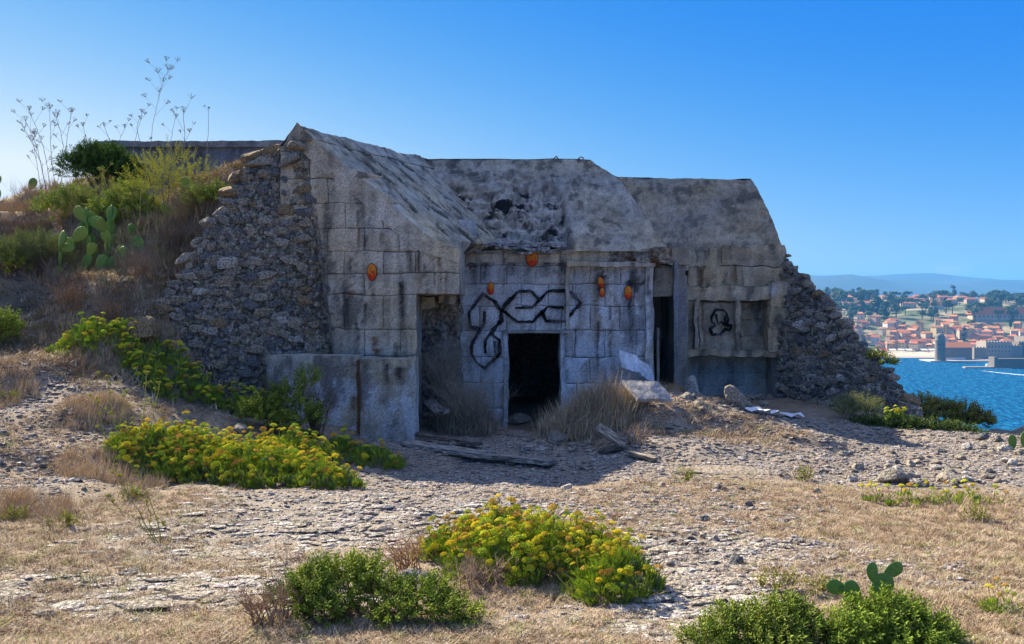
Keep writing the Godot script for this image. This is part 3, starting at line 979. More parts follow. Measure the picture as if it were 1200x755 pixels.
	patch(mb, D3, D3 + back3, D2 + back3, D2, 0.12, pit, func(p): return ccol(p, brown_c, 0.4))
	patch(mb, D4, D4 + back3, D3 + back3, D3, 0.12, pit, func(p): return ccol(p, brown_c, 0.4))
	patch(mb, Vector3(D4.x, -2.8, -21.3), Vector3(D4.x + 0.1, -2.8, -26.4), D4 + back3, D4, 0.15, none, brownf)
	patch(mb, D1, D2, D2 + back3, D1 + back3, 0.2, none, brownf)
	part("roof_hip", mb.mesh(), M.concrete, bk)
	var X := func(px: float, d: float) -> float: return (px - 600.0) * d / F
	var Y := func(py: float, d: float) -> float: return (350.0 - py) * d / F
	part("core", rough_box(X.call(735, 21.5), X.call(912, 21.5), -1.1, 1.12, 21.5, 22.7, 0.15, darkf), M.concrete, bk)
	# front courses and panels: px left, px right, py top, py bottom, front distance, back distance, name
	for q in [[792, 848, 292, 316, 21.2, 21.9, "course"], [847.5, 919, 289, 312, 21.14, 21.9, "course"], [806, 919, 313, 335, 21.1, 21.9, "course"], [806, 920, 335.4, 352, 20.9, 21.9, "course"],
		[806, 816, 352, 414, 20.95, 21.9, "panel"], [816, 820, 352, 416, 20.8, 21.9, "pilaster"], [820, 863, 354, 412, 21.0, 21.9, "panel"], [862, 867, 352, 412, 20.8, 21.9, "pilaster"],
		[867, 906, 354, 375, 21.3, 21.9, "panel"], [867, 906, 375.4, 394, 21.34, 21.9, "panel"], [867, 906, 394.4, 412, 21.28, 21.9, "panel"],
		[903, 927, 330, 360, 20.8, 21.8, "pier_block"], [904, 928, 360.5, 384, 20.72, 21.8, "pier_block"], [902, 926, 384.5, 412, 20.68, 21.8, "pier_block"], [806, 926, 411, 418, 20.72, 21.95, "sill"]]:
		part(q[6], rough_box(X.call(q[0], q[4]), X.call(q[1], q[4]), Y.call(q[3], q[4]), Y.call(q[2], q[4]), q[4], q[5], 0.05, brownf, 2.0), M.concrete, bk)
	var lowf := func(p: Vector3) -> Color: return ccol(p, Color(0.46, 0.40, 0.32), 0.5, 0.3)
	for q in [[800, 909, 416, 437, 21.4], [800, 908, 437.3, 452, 21.36], [800, 908, 452.3, 480, 21.3]]:
		part("plinth_course", rough_box(X.call(q[0], q[4]), X.call(q[1], q[4]), Y.call(q[3], q[4]), Y.call(q[2], q[4]), q[4], q[4] + 0.6, 0.06, lowf), M.concrete, bk)
	part("pillar", rough_box(X.call(905, 20.9), X.call(916, 20.9), Y.call(480, 20.9), Y.call(412, 20.9), 20.9, 21.5, 0.06, darkf), M.concrete, bk)

	# --- graffiti: brushed bands of black paint on the walls ---
	var ink := Color(0.012, 0.012, 0.014)
	for line in [[[130, 400], [130, 465], [62, 580], [62, 635], [85, 682], [132, 715], [215, 635], [213, 560], [170, 525]],
		[[135, 632], [135, 560], [190, 490], [225, 450], [222, 395], [190, 348], [125, 305], [45, 405], [55, 485], [105, 500]],
		[[300, 382], [395, 380], [480, 290], [560, 285], [610, 295], [660, 355], [575, 455], [470, 455], [450, 405]],
		[[570, 382], [480, 375], [395, 460], [315, 460], [230, 395], [240, 370], [320, 292], [390, 290], [432, 335]]]:
		var pts := []
		for q in line:
			pts.append(at(540 + q[0] / 4.718, 280 + q[1] / 4.718, 18.05))
		part("graffiti", band(pts, 0.031, ink, 18.0), M.paint, bk)
	var pts2 := []
	for q in [[330, 365], [350, 330], [385, 330], [405, 350], [408, 378], [395, 400], [424, 405], [415, 425], [395, 420], [372, 445], [335, 445], [325, 420], [350, 402], [330, 385], [330, 365]]:
		pts2.append(at(750 + q[0] / 3.974, 280 + q[1] / 3.974, 21.0))
	part("graffiti", band(pts2, 0.03, ink, 20.95), M.paint, bk)
	pts2 = []
	for q in [[352, 350], [362, 400], [378, 385], [388, 402], [398, 352]]:
		pts2.append(at(750 + q[0] / 3.974, 280 + q[1] / 3.974, 21.0))
	part("graffiti", band(pts2, 0.022, ink, 20.945), M.paint, bk)
	# rusty bars sticking out of the roof
	for q in [[[648, 187, 19.8], [652, 183, 19.75], [655, 188, 19.7]], [[676, 188, 19.8], [680, 184, 19.8], [684, 185, 19.75], [681, 189, 19.7]]]:
		var rb := MB.new()
		for k in q.size() - 1:
			rb.tube(at(q[k][0], q[k][1], q[k][2]), at(q[k + 1][0], q[k + 1][1], q[k + 1][2]), 0.012, 0.012, Color(0.1, 0.06, 0.04), 5)
		part("rebar_loop", rb.mesh(), M.metal, bk)

func band(pts: Array, half: float, col: Color, d: float) -> ArrayMesh:
	# a painted line 3 to 4 mm thick in front of the wall face, ragged at the edges
	var mb := MB.new()
	var p := []
	for k in pts.size() - 1:
		var n := maxi(2, int((pts[k + 1] - pts[k]).length() / 0.05))
		for j in n:
			p.append(pts[k].lerp(pts[k + 1], float(j) / n))
	p.append(pts[-1])
	for k in p.size():
		var a: Vector3 = p[maxi(k - 1, 0)]
		var b: Vector3 = p[mini(k + 1, p.size() - 1)]
		var t := (b - a).normalized()
		var s := Vector3(-t.y, t.x, 0) * half
		var c: Vector3 = p[k]
		c.z = -d
		s *= 1.0 + 0.7 * n_mid.get_noise_3dv(c * 1.4)
		mb.v.append(c + s * rr(0.7, 1.3)); mb.v.append(c - s * rr(0.7, 1.3))
		var cc := col.lerp(Color(0.20, 0.195, 0.20), clampf(rr(0.0, 0.35) + 1.2 * n_mid.get_noise_3dv(c * 0.9 + Vector3(3, 1, 0)), 0.0, 0.85))
		mb.c.append(cc); mb.c.append(cc)
	for k in p.size() - 1:
		mb.i.append_array([2 * k, 2 * k + 2, 2 * k + 3, 2 * k, 2 * k + 3, 2 * k + 1])
	return mb.mesh()

func plaque(px: float, py: float, d: float, w_px: float, h_px: float, tilt: float, label: String) -> void:
	# domed oval, orange glaze above, red below, dark rim behind
	var o := thing("oval_plaque", label, "plaque", at(px, py, d), "orange oval plaques fixed to the bunker walls")
	var w := w_px * d / F * 0.5
	var h := h_px * d / F * 0.5
	var rim := MB.new()
	var face := MB.new()
	var N := 28
	for ring in 5:
		var r := 1.0 - ring * 0.25
		for k in N:
			var an := TAU * k / N
			var z := 0.03 + 0.022 * (1.0 - r * r)
			face.v.append(Vector3(cos(an) * w * r, sin(an) * h * r, z))
			var y := sin(an) * r
			var e := n_hi.get_noise_2d(cos(an) * r * 0.2 + px, y * 0.2) * 0.7
			var c := Color(0.62, 0.19, 0.02) if y + e > -0.15 else Color(0.55, 0.04, 0.015)
			if absf(r - 0.5) < 0.01 and (k % 9) < 2:
				c = Color(0.2, 0.06, 0.02)
			face.c.append(c)
	for ring in 4:
		for k in N:
			var a := ring * N + k
			var b := ring * N + (k + 1) % N
			face.i.append_array([a, a + N, b + N, a, b + N, b])
	for k in N:
		var a := TAU * k / N
		var b := TAU * (k + 1) / N
		var p0 := Vector3(cos(a) * w * 1.05, sin(a) * h * 1.05, 0.0)
		var p1 := Vector3(cos(b) * w * 1.05, sin(b) * h * 1.05, 0.0)
		var f := Vector3(0, 0, 0.032)
		rim.quad(p0, p1, p1 + f, p0 + f, Color(0.05, 0.04, 0.035))
		rim.tri(p0 + f, p1 + f, Vector3(0, 0, 0.029), Color(0.05, 0.04, 0.035))
	part("face", face.mesh(), M.enamel, o)
	part("rim", rim.mesh(), M.paint, o)
	o.rotation.z = tilt

# ---------- rubble stone walls ----------
func rubble(o: Node3D, bl: Vector3, br: Vector3, tr: Vector3, tl: Vector3, n_big: int, n_small: int, smin: float, smax: float) -> void:
	var mort := func(p: Vector3) -> Color: return ccol(p, Color(0.42, 0.36, 0.28), 0.35)
	var bump := func(_u: float, _v: float, p: Vector3) -> float: return 0.0 + 0.05 * n_mid.get_noise_3dv(p * 0.8) + 0.03 * n_hi.get_noise_3dv(p * 0.6)
	var mb := MB.new()
	patch(mb, bl, br, tr, tl, 0.05, bump, mort)
	part("mortar", mb.mesh(), M.mortar, o)
	var nrm := (br - bl + tr - tl).cross(tl - bl + tr - br).normalized()
	var right := (br - bl).normalized()
	var taken := []
	var n := 0
	var tries := 0
	while n < n_big and tries < n_big * 40:
		tries += 1
		var u := rng.randf()
		var v := rng.randf()
		var p := bl.lerp(br, u).lerp(tl.lerp(tr, u), v)
		var s := lerpf(smax, smin, minf(1.0, float(tries) / (n_big * 14.0))) * rr(0.75, 1.1)
		var ok := true
		for t in taken:
			if p.distance_squared_to(t[0]) < pow((s + t[1]) * 0.80, 2.0):
				ok = false
				break
		if not ok:
			continue
		taken.append([p, s])
		var m: int = [0, 0, 1, 1, 2, 3, 4, 5, 3, 2][rng.randi() % 10]
		if rng.randf() < 0.05:
			m = 6
		var st := part("stone", stone80[rng.randi() % stone80.size()], M.stones[m], o)
		var b := Basis(right, Vector3.UP, nrm).orthonormalized()
		st.transform = Transform3D((b * Basis.from_euler(Vector3(rr(-0.25, 0.25), rr(-0.25, 0.25), rr(-0.35, 0.35) + (PI if rng.randf() < 0.5 else 0.0)))).scaled_local(Vector3(s * rr(0.95, 1.35), s * rr(0.8, 1.1), s * rr(0.7, 1.0))), p + nrm * (s * rr(0.05, 0.4)))
		n += 1
	var xf := []
	var cl := []
	for k in n_small:
		var u := rng.randf()
		var v := rng.randf()
		var p := bl.lerp(br, u).lerp(tl.lerp(tr, u), v)
		var s := rr(0.025, 0.075)
		var b := Basis(right, Vector3.UP, nrm).orthonormalized()
		xf.append(Transform3D((b * Basis.from_euler(Vector3(rr(-0.6, 0.6), rr(-0.6, 0.6), rr(0, TAU)))).scaled_local(Vector3(s * rr(0.9, 1.7), s * rr(0.6, 0.9), s)), p + nrm * rr(-0.02, 0.03)))
		var g := rr(0.14, 0.5)
		cl.append(Color(g, g * rr(0.86, 0.95), g * rr(0.64, 0.88)))
	many("small_stone_fill", stone20[0], M.tint_stone, o, xf, cl)

func build_rubble() -> void:
	var o := thing("rubble_wall", "rough rubble stone wall climbing from the low wall to the gable", "stone wall")
	rubble(o, at(112, 486, 14.8), at(402, 500, 16.0), at(356, 172, 16.0), at(298, 181, 16.5), 298, 3000, 0.06, 0.15)
	var mort := func(p: Vector3) -> Color: return ccol(p, Color(0.42, 0.36, 0.28), 0.35)
	var mb := MB.new()
	patch(mb, at(302, 181, 16.6), at(356, 172, 16.05), at(350, 178, 17.6), at(302, 186, 18.0), 0.1, none, mort)
	patch(mb, at(402, 500, 15.5), at(402, 500, 16.2), at(372, 172, 16.2), at(356, 172, 16.05), 0.1, none, mort)
	patch(mb, at(132, 500, 17.5), at(112, 486, 14.8), at(298, 181, 16.5), at(302, 200, 18.5), 0.1, none, mort)
	part("mortar_core", mb.mesh(), M.mortar, o)
	var caps := [[322, 178, 16.3, 0.22, 4], [338, 188, 16.0, 0.2, 0], [306, 190, 16.3, 0.2, 3], [350, 172, 16.0, 0.16, 1]]
	for k in 16:
		var t := (k + 0.5) / 16.0
		var e := Vector2(298, 181).lerp(Vector2(112, 486), t)
		caps.append([e.x + rr(-4, 6), e.y + rr(-4, 4), lerpf(16.5, 14.8, t), rr(0.12, 0.24), rng.randi() % 5])
	for q in caps:
		var s := part("cap_stone", stone80[rng.randi() % stone80.size()], M.stones[q[4]], o, at(q[0], q[1], q[2]))
		s.scale = Vector3(q[3] * 1.25, q[3] * 0.8, q[3])
		s.rotation = Vector3(rr(-0.4, 0.4), rr(0, TAU), rr(-0.4, 0.4))
	# the one black stone and the white ones that catch the eye
	for q in [[294, 325, 15.75, 0.12, 2], [268, 308, 15.8, 0.16, 6], [332, 375, 15.6, 0.1, 6], [247, 388, 15.5, 0.12, 6], [232, 385, 15.5, 0.11, 3]]:
		var s := part("stone", stone80[rng.randi() % stone80.size()], M.stones[q[4]], o, at(q[0], q[1], q[2]) + Vector3(0, 0, 0.08))
		s.scale = Vector3(q[3] * 1.1, q[3], q[3] * 0.7)
	var r := thing("rubble_buttress", "sloping dark rubble buttress running down towards the sea", "stone wall")
	var ridge0 := at(921, 303, 21.1)
	var ridge1 := at(1076, 480, 17.8)
	rubble(r, at(910, 476, 20.4), at(1084, 498, 17.4), ridge1, ridge0, 298, 2600, 0.055, 0.15)
	mb = MB.new()
	patch(mb, ridge0, ridge1, ridge1 + Vector3(0.4, -0.5, -1.2), ridge0 + Vector3(0.5, -0.4, -2.0), 0.12, none, mort)
	patch(mb, at(1084, 498, 17.4), ridge1 + Vector3(0.5, -1.6, -1.4), ridge1 + Vector3(0.4, -0.5, -1.2), ridge1, 0.12, none, mort)
	part("mortar_core", mb.mesh(), M.mortar, r)
	for k in 26:
		var t := (k + rng.randf() * 0.8) / 26.0
		var s := part("cap_stone", stone80[rng.randi() % stone80.size()], M.stones[[0, 1, 2, 5, 4][rng.randi() % 5]], r, ridge0.lerp(ridge1, t) + Vector3(rr(-0.05, 0.05), rr(-0.04, 0.1), rr(-0.2, 0.05)))
		s.scale = Vector3.ONE * rr(0.07, 0.19) * Vector3(1.2, 0.9, 1.0)
		s.rotation = Vector3(rr(-0.4, 0.4), rr(0, TAU), rr(-0.5, 0.5))
	for q in [[938, 382, 20.2, 0.2, 6], [962, 382, 19.9, 0.13, 6], [973, 396, 19.6, 0.13, 6], [988, 390, 19.4, 0.12, 3], [948, 378, 20.1, 0.14, 0], [986, 443, 19.2, 0.13, 6], [968, 352, 20.1, 0.1, 6], [980, 362, 19.8, 0.09, 6], [993, 376, 19.5, 0.12, 6]]:
		var s := part("stone", stone80[rng.randi() % stone80.size()], M.stones[q[4]], r, at(q[0], q[1], q[2]) + Vector3(0, 0, 0.1))
		s.scale = Vector3(q[3] * 1.1, q[3], q[3] * 0.7)
		s.rotation.z = rr(-0.6, 0.6)

func build_walls() -> void:
	# low wall before the gable: two lengths with a rusty open joint
	streaks.clear()
	for q in [[420, 425, 80, 4, 1], [420, 440, 40, 5, 0], [413, 465, 18, 5, 0], [470, 430, 20, 10, 1], [455, 428, 24, 5, 1]]:
		add_streak(q[0], q[1], 15.2, q[2], q[3], q[4])
	var lw := thing("low_wall", "low concrete wall with a rusty cracked joint before the gable", "wall")
	var wf := func(p: Vector3) -> Color:
		return streak_col(p, ccol(p, Color(0.44, 0.39, 0.32), 0.6, ss(-1.1, -1.5, p.y + 0.3 * n_mid.get_noise_3dv(p)) * 0.75))
	var x := func(px: float, d: float) -> float: return (px - 600.0) * d / F
	part("wall_section", rough_box(x.call(422.3, 15.15), x.call(487, 15.15), -2.6, -0.98, 15.15, 15.6, 0.05, wf, 0.7), M.concrete, lw)
	part("wall_section", rough_box(x.call(312, 15.3), x.call(420.2, 15.3), -2.6, -0.93, 15.3, 15.75, 0.05, wf, 0.7), M.concrete, lw)
	part("joint_fill", rough_box(x.call(418, 15.26), x.call(424, 15.26), -2.6, -1.0, 15.26, 15.7, 0.06, func(p): return ccol(p, Color(0.2, 0.11, 0.06), 0.5)), M.concrete, lw)
	streaks.clear()
	var pw := thing("parapet_wall", "flat grey concrete parapet behind the overgrown hillside", "wall")
	part("wall_section", rough_box(-9.0, -4.5, 0.6, 3.40, 20.5, 21.0, 0.08, func(p): return ccol(p, Color(0.23, 0.225, 0.22), 0.7)), M.concrete, pw)
	part("coping", rough_box(-9.05, -4.45, 3.30, 3.44, 20.42, 21.05, 0.08, func(p): return ccol(p, Color(0.28, 0.26, 0.24), 0.6)), M.concrete, pw)

func plank(p0: Vector3, p1: Vector3, w: float, th: float, roll: float, col: Color, label: String, group := "") -> void:
	var o := MeshInstance3D.new()
	o.name = numbered("plank")
	var ln := (p1 - p0).length()
	var pf := func(p: Vector3) -> Color:
		var t := 0.85 + 0.5 * n_mid.get_noise_2d(p.x * 0.4 + ln * 7.0, p.y * 9.0 + p.z * 9.0) + 0.35 * n_hi.get_noise_3dv(p * Vector3(0.15, 3, 3))
		return Color(col.r * t, col.g * t, col.b * t)
	o.mesh = rough_box(-ln / 2, ln / 2, -th / 2, th / 2, -w / 2, w / 2, 0.05, pf, 0.35)
	o.material_override = M.wood
	add_child(o)
	var xd := (p1 - p0).normalized()
	var zd := xd.cross(Vector3.UP).normalized()
	var b := Basis(xd, zd.cross(xd).normalized(), zd)
	o.transform = Transform3D(b * Basis(Vector3.RIGHT, roll), (p0 + p1) * 0.5)
	tag(o, label, "plank", group)

func lift(p: Vector3, h: float) -> Vector3:
	return p + Vector3(0, h, 0)

func build_debris() -> void:
	plaque(436, 319, 15.95, 11, 20, 0.0, "orange red oval plaque on the block-jointed gable wall")
	plaque(575, 338, 17.98, 8, 15, 0.0, "small narrow orange oval plaque above the tall graffiti loop")
	plaque(623.5, 303, 17.96, 14, 19, 0.0, "large round orange plaque high above the doorway")
	plaque(704, 331, 17.98, 7, 13, 0.25, "leaning narrow orange plaque, upper of two touching ones")
	plaque(705.5, 343, 17.975, 6, 11, 0.0, "narrow red plaque touching the leaning one above it")
	plaque(736, 343, 17.98, 9, 16, 0.0, "orange oval plaque at the right end of the whitewashed wall")
	var g := Color(0.56, 0.51, 0.45)
	plank(lift(G(476, 524), 0.06), lift(G(566, 540), 0.07), 0.24, 0.06, 0.05, g, "grey weathered plank lying at the corner of the low wall")
	plank(lift(G(540, 540), 0.1), lift(G(648, 549), 0.06), 0.2, 0.06, -0.05, g, "long grey plank lying in the shade before the doorway")
	plank(lift(G(484, 516), 0.1), lift(G(560, 527), 0.08), 0.16, 0.05, 0.0, Color(0.3, 0.26, 0.22), "dark narrow plank half buried behind the grey planks")
	plank(lift(G(484, 496), 0.12), at(523, 483, 15.8), 0.14, 0.06, 0.2, g, "short grey board propped in the corner behind the low wall")
	plank(at(502, 470, 16.4), at(516, 484, 15.9), 0.2, 0.05, 0.3, Color(0.42, 0.4, 0.38), "short pale board lying on the propped board")
	plank(at(699, 500, 13.0), lift(G(733, 527), 0.05), 0.16, 0.05, 0.5, Color(0.52, 0.45, 0.36), "pale splintered board sticking up beside the earth mound")
	plank(lift(G(736, 535), 0.05), lift(G(768, 543), 0.04), 0.1, 0.05, 0.0, Color(0.50, 0.43, 0.34), "short pale board lying flat at the mound's foot")
	plank(lift(G(702, 532), 0.03), lift(G(730, 528), 0.04), 0.18, 0.05, 0.1, Color(0.36, 0.31, 0.25), "brown board end under the splintered board")
	# flat boulder slab resting on the mound, concrete sheet on the ground, broken slab by the passage
	var slabf := func(p: Vector3) -> Color: return ccol(p, Color(0.40, 0.37, 0.34), 0.35)
	var s := thing("stone_slab", "tilted grey slab split by a crack on the grassy mound", "slab", at(759, 464, 14.3) + Vector3(0, 0.07, 0))
	part("slab_half", rough_box(-0.34, 0.0, -0.03, 0.03, -0.24, 0.24, 0.05, slabf, 0.8), M.concrete, s)
	part("slab_half", rough_box(0.01, 0.34, -0.03, 0.03, -0.22, 0.22, 0.05, slabf, 0.8), M.concrete, s)
	s.rotation = Vector3(0.55, 0.45, -0.12)
	var bl := func(p: Vector3) -> Color: return ccol(p, Color(0.62, 0.64, 0.68), 0.15)
	s = thing("broken_sheet", "whitish broken sheet leaning against the wall by the passage", "sheet", at(748, 428, 17.6))
	part("sheet_half", rough_box(-0.42, 0.0, -0.03, 0.03, -0.22, 0.22, 0.05, bl, 0.8), M.concrete, s)
	var h := part("sheet_half", rough_box(0.0, 0.4, -0.03, 0.03, -0.2, 0.2, 0.05, bl, 0.8), M.concrete, s, Vector3(0.02, -0.05, 0.02))
	h.rotation.z = -0.25
	s.rotation = Vector3(0.8, 0.1, -0.42)
	var q := G(845, 552)
	s = thing("concrete_sheet", "thin pale concrete sheet lying flat on the ground below the mound", "slab", lift(q, 0.0))
	var sh := part("sheet", cut_stone(2, 16), M.tint_pale, s, Vector3(0, 0.0, 0))
	sh.scale = Vector3(0.85, 0.045, 0.32)
	sh.rotation = Vector3(0.03, -0.12, 0.02)
	# torn white plastic below the right block
	for k in 5:
		var pp := G(886 + k * 11 + rr(-3, 3), 484 + k * 1.6)
		var rag := MB.new()
		var base := []
		for i in 9:
			var an := TAU * i / 9
			base.append(Vector3(cos(an) * rr(0.1, 0.2), rr(0.01, 0.09), sin(an) * rr(0.08, 0.14)))
		for i in 9:
			rag.tri(Vector3(0, 0.08, 0), base[i], base[(i + 1) % 9], Color(0.62, 0.62, 0.66))
		var o := part("plastic_scrap", rag.mesh(), M.far, self, pp)
		tag(o, "crumpled white plastic scrap on the shaded gravel", "scrap", "white scraps below the right-hand block")

# ---------- vegetation ----------
var sprig_round: ArrayMesh
var sprig_fleshy: ArrayMesh
var sprig_fine: ArrayMesh
var tufts := []
var heads := []
var umbels := []

func make_sprigs() -> void:
	var mb := MB.new()
	mb.tube(Vector3.ZERO, Vector3(0, 0.1, 0), 0.002, 0.001, Color(0.5, 0.4, 0.25))
	for k in 13:
		var y := 0.012 + k * 0.0075
		var an := k * 2.4
		var dir := Vector3(cos(an), 0.75, sin(an)).normalized()
		mb.leaf(Vector3(0, y, 0), dir, dir.cross(Vector3.UP).normalized(), rr(0.026, 0.038), rr(0.013, 0.018), grey(rr(0.7, 1.2)))
	sprig_round = mb.mesh()
	mb = MB.new()
	for k in 16:
		var an := k * 2.4
		var dir := Vector3(cos(an) * 0.55, 1.0, sin(an) * 0.55).normalized()
		mb.leaf(Vector3(cos(an) * 0.006, k * 0.003, sin(an) * 0.006), dir, dir.cross(Vector3(sin(an), 0.2, -cos(an))).normalized(), rr(0.05, 0.085), rr(0.010, 0.014), grey(rr(0.7, 1.25)))
	sprig_fleshy = mb.mesh()
	mb = MB.new()
	mb.tube(Vector3.ZERO, Vector3(0, 0.16, 0), 0.0025, 0.001, Color(0.7, 0.7, 0.5))
	for k in 18:
		var y := 0.02 + k * 0.008
		var an := k * 2.4
		var dir := Vector3(cos(an), 1.2, sin(an)).normalized()
		mb.leaf(Vector3(0, y, 0), dir, dir.cross(Vector3.UP).normalized(), rr(0.03, 0.05), 0.006, grey(rr(0.7, 1.2)))
	sprig_fine = mb.mesh()
	for t in 4:   # grass tufts
		mb = MB.new()
		for k in 22:
			var an := rr(0, TAU)
			var tilt := rr(0.15, 1.25)
			var ln := rr(0.05, 0.14)
			var o := Vector3(rr(-0.05, 0.05), 0, rr(-0.05, 0.05))
			var out := Vector3(cos(an), 0, sin(an))
			var m := o + (Vector3.UP + out * tilt * 0.5).normalized() * ln * 0.6
			var e := m + (Vector3.UP * 0.5 + out * tilt).normalized() * ln * 0.5
			var sd := Vector3(-sin(an), 0, cos(an)) * rr(0.0012, 0.0028)
			var c := grey(rr(0.6, 1.25))
			mb.tri(o - sd, m - sd * 0.8, o + sd, c)
			mb.tri(o + sd, m - sd * 0.8, m + sd * 0.8, c)
			mb.tri(m - sd * 0.8, e, m + sd * 0.8, c)
		tufts.append(mb.mesh())
	for t in 5:   # flower heads of the rock samphire: a dome of florets on a short stalk
		mb = MB.new()
		var col: Color = [Color(0.62, 0.55, 0.03), Color(0.50, 0.52, 0.035), Color(0.68, 0.50, 0.03), Color(0.52, 0.30, 0.05), Color(0.40, 0.48, 0.04)][t]
		for k in 9:
			var an := k * 2.4
			var r := 0.028 * sqrt((k + 0.5) / 9.0)
			mb.tube(Vector3(0, -0.02, 0), Vector3(cos(an) * r, 0.006 - r * r * 9.0, sin(an) * r), 0.0012, 0.001, Color(0.2, 0.26, 0.05))
		mb.tube(Vector3(0, -0.12, 0), Vector3(0, -0.02, 0), 0.003, 0.0025, Color(0.18, 0.24, 0.05))
		for k in 80:
			var an := k * 2.39996
			var r := 0.032 * sqrt((k + 0.5) / 80.0)
			var p := Vector3(cos(an) * r, 0.016 - r * r * 16.0 + rr(-0.004, 0.005), sin(an) * r) * rr(0.92, 1.1)
			var s := rr(0.0035, 0.0062)
			var cc := col * rr(0.7, 1.2)
			var T := [Vector3(s, 0, 0), Vector3(0, 0, s), Vector3(-s, 0, 0), Vector3(0, 0, -s)]
			for q in 4:
				mb.tri(p + Vector3(0, s, 0), p + T[q], p + T[(q + 1) % 4], cc)
		heads.append(mb.mesh())

func aim(up: Vector3, spin: float) -> Basis:
	var s := up.cross(Vector3(cos(spin), 0.1, sin(spin))).normalized()
	return Basis(s, up, s.cross(up).normalized())

func twig_mesh(n: int, h: float, spread: float, levels: int, r0: float, col: Color, droop := 0.0, kids := 3) -> ArrayMesh:
	var mb := MB.new()
	var todo := []
	for k in n:
		var an := rr(0, TAU)
		var t := rr(0.1, 1.0) * spread
		todo.append([Vector3(rr(-0.06, 0.06), 0, rr(-0.06, 0.06)) * (1.0 + spread), Vector3(cos(an) * t, 1.0, sin(an) * t).normalized(), h * rr(0.5, 1.0), r0 * rr(0.7, 1.1), levels])
	while todo.size():
		var q: Array = todo.pop_back()
		var p: Vector3 = q[0]
		var dir: Vector3 = q[1]
		var ln: float = q[2]
		var r: float = q[3]
		var c := col * rr(0.7, 1.25)
		var nseg := 4
		for s in nseg:
			var d2 := (dir + Vector3(rr(-0.18, 0.18), rr(-0.12, 0.1) - droop * s * 0.1, rr(-0.18, 0.18))).normalized()
			var e := p + d2 * ln / nseg
			mb.tube(p, e, r, r * 0.82, c)
			r *= 0.82
			p = e
			dir = d2
			if q[4] > 0 and s > 0:
				for k in kids:
					if rng.randf() < 0.75:
						var an := rr(0, TAU)
						var sd := Vector3(cos(an), rr(0.1, 0.9), sin(an)).normalized()
						todo.append([p, (dir * 0.6 + sd * 0.8).normalized(), ln * rr(0.25, 0.5), r * 0.7, q[4] - 1])
	return mb.mesh()

# a shrub: uneven clumps of leafy sprigs on a few branches
func shrub(called: String, label: String, category: String, where: Vector3, clumps: Array, n: int, sprig: ArrayMesh, c0: Color, c1: Color, scale := 1.0, group := "") -> Node3D:
	var o := thing(called, label, category, where, group)
	var tot := 0.0
	for c in clumps:
		tot += c[3] * c[3]
	var xf := []
	var cl := []
	for c in clumps:
		var k := int(n * c[3] * c[3] / tot)
		var tint := rr(0.0, 0.6)
		for j in k:
			var dir := Vector3(rr(-1, 1), rr(-0.45, 1), rr(-1, 1)).normalized()
			var r: float = c[3] * pow(rng.randf(), 0.38) * (1.0 + 0.35 * n_mid.get_noise_3dv(dir * 1.3 + Vector3(c[0], c[1], c[2]) * 3.0))
			var p := Vector3(c[0], c[1], c[2]) + dir * r * Vector3(1, 0.85, 1)
			if p.y < 0.0:
				p.y = rr(0.0, 0.05)
			var up := (dir + Vector3(rr(-0.5, 0.5), 0.7, rr(-0.5, 0.5))).normalized()
			xf.append(Transform3D(aim(up, rr(0, TAU)).scaled(Vector3.ONE * scale * rr(0.7, 1.25)), p))
			cl.append(c0.lerp(c1, clampf(tint + rr(-0.3, 0.5), 0, 1)))
	many("foliage", sprig, M.leaf, o, xf, cl)
	if scale < 1.0:   # bare twigs sticking out of the low shrubs
		part("bare_twigs", twig_mesh(16, 0.3, 1.6, 1, 0.004, Color(0.38, 0.29, 0.2), 0.4, 2), M.twig, o).set_meta("kind", "stuff")
	for c in clumps.slice(0, 7):
		var mb := MB.new()
		var p := Vector3(c[0] * 0.3, 0.0, c[2] * 0.3)
		var e := Vector3(c[0], c[1], c[2])
		var rad: float = clampf(c[3] * 0.05, 0.005, 0.02)
		for s in 5:
			var q: Vector3 = Vector3(c[0] * 0.3, 0.0, c[2] * 0.3).lerp(e, (s + 1) / 5.0) + Vector3(rr(-1, 1), rr(-1, 1), rr(-1, 1)) * 0.08 * c[3]
			mb.tube(p, q, rad, rad * 0.85, Color(0.16, 0.12, 0.085), 5)
			p = q
			rad *= 0.85
		part("branch", mb.mesh(), M.twig, o)
	return o

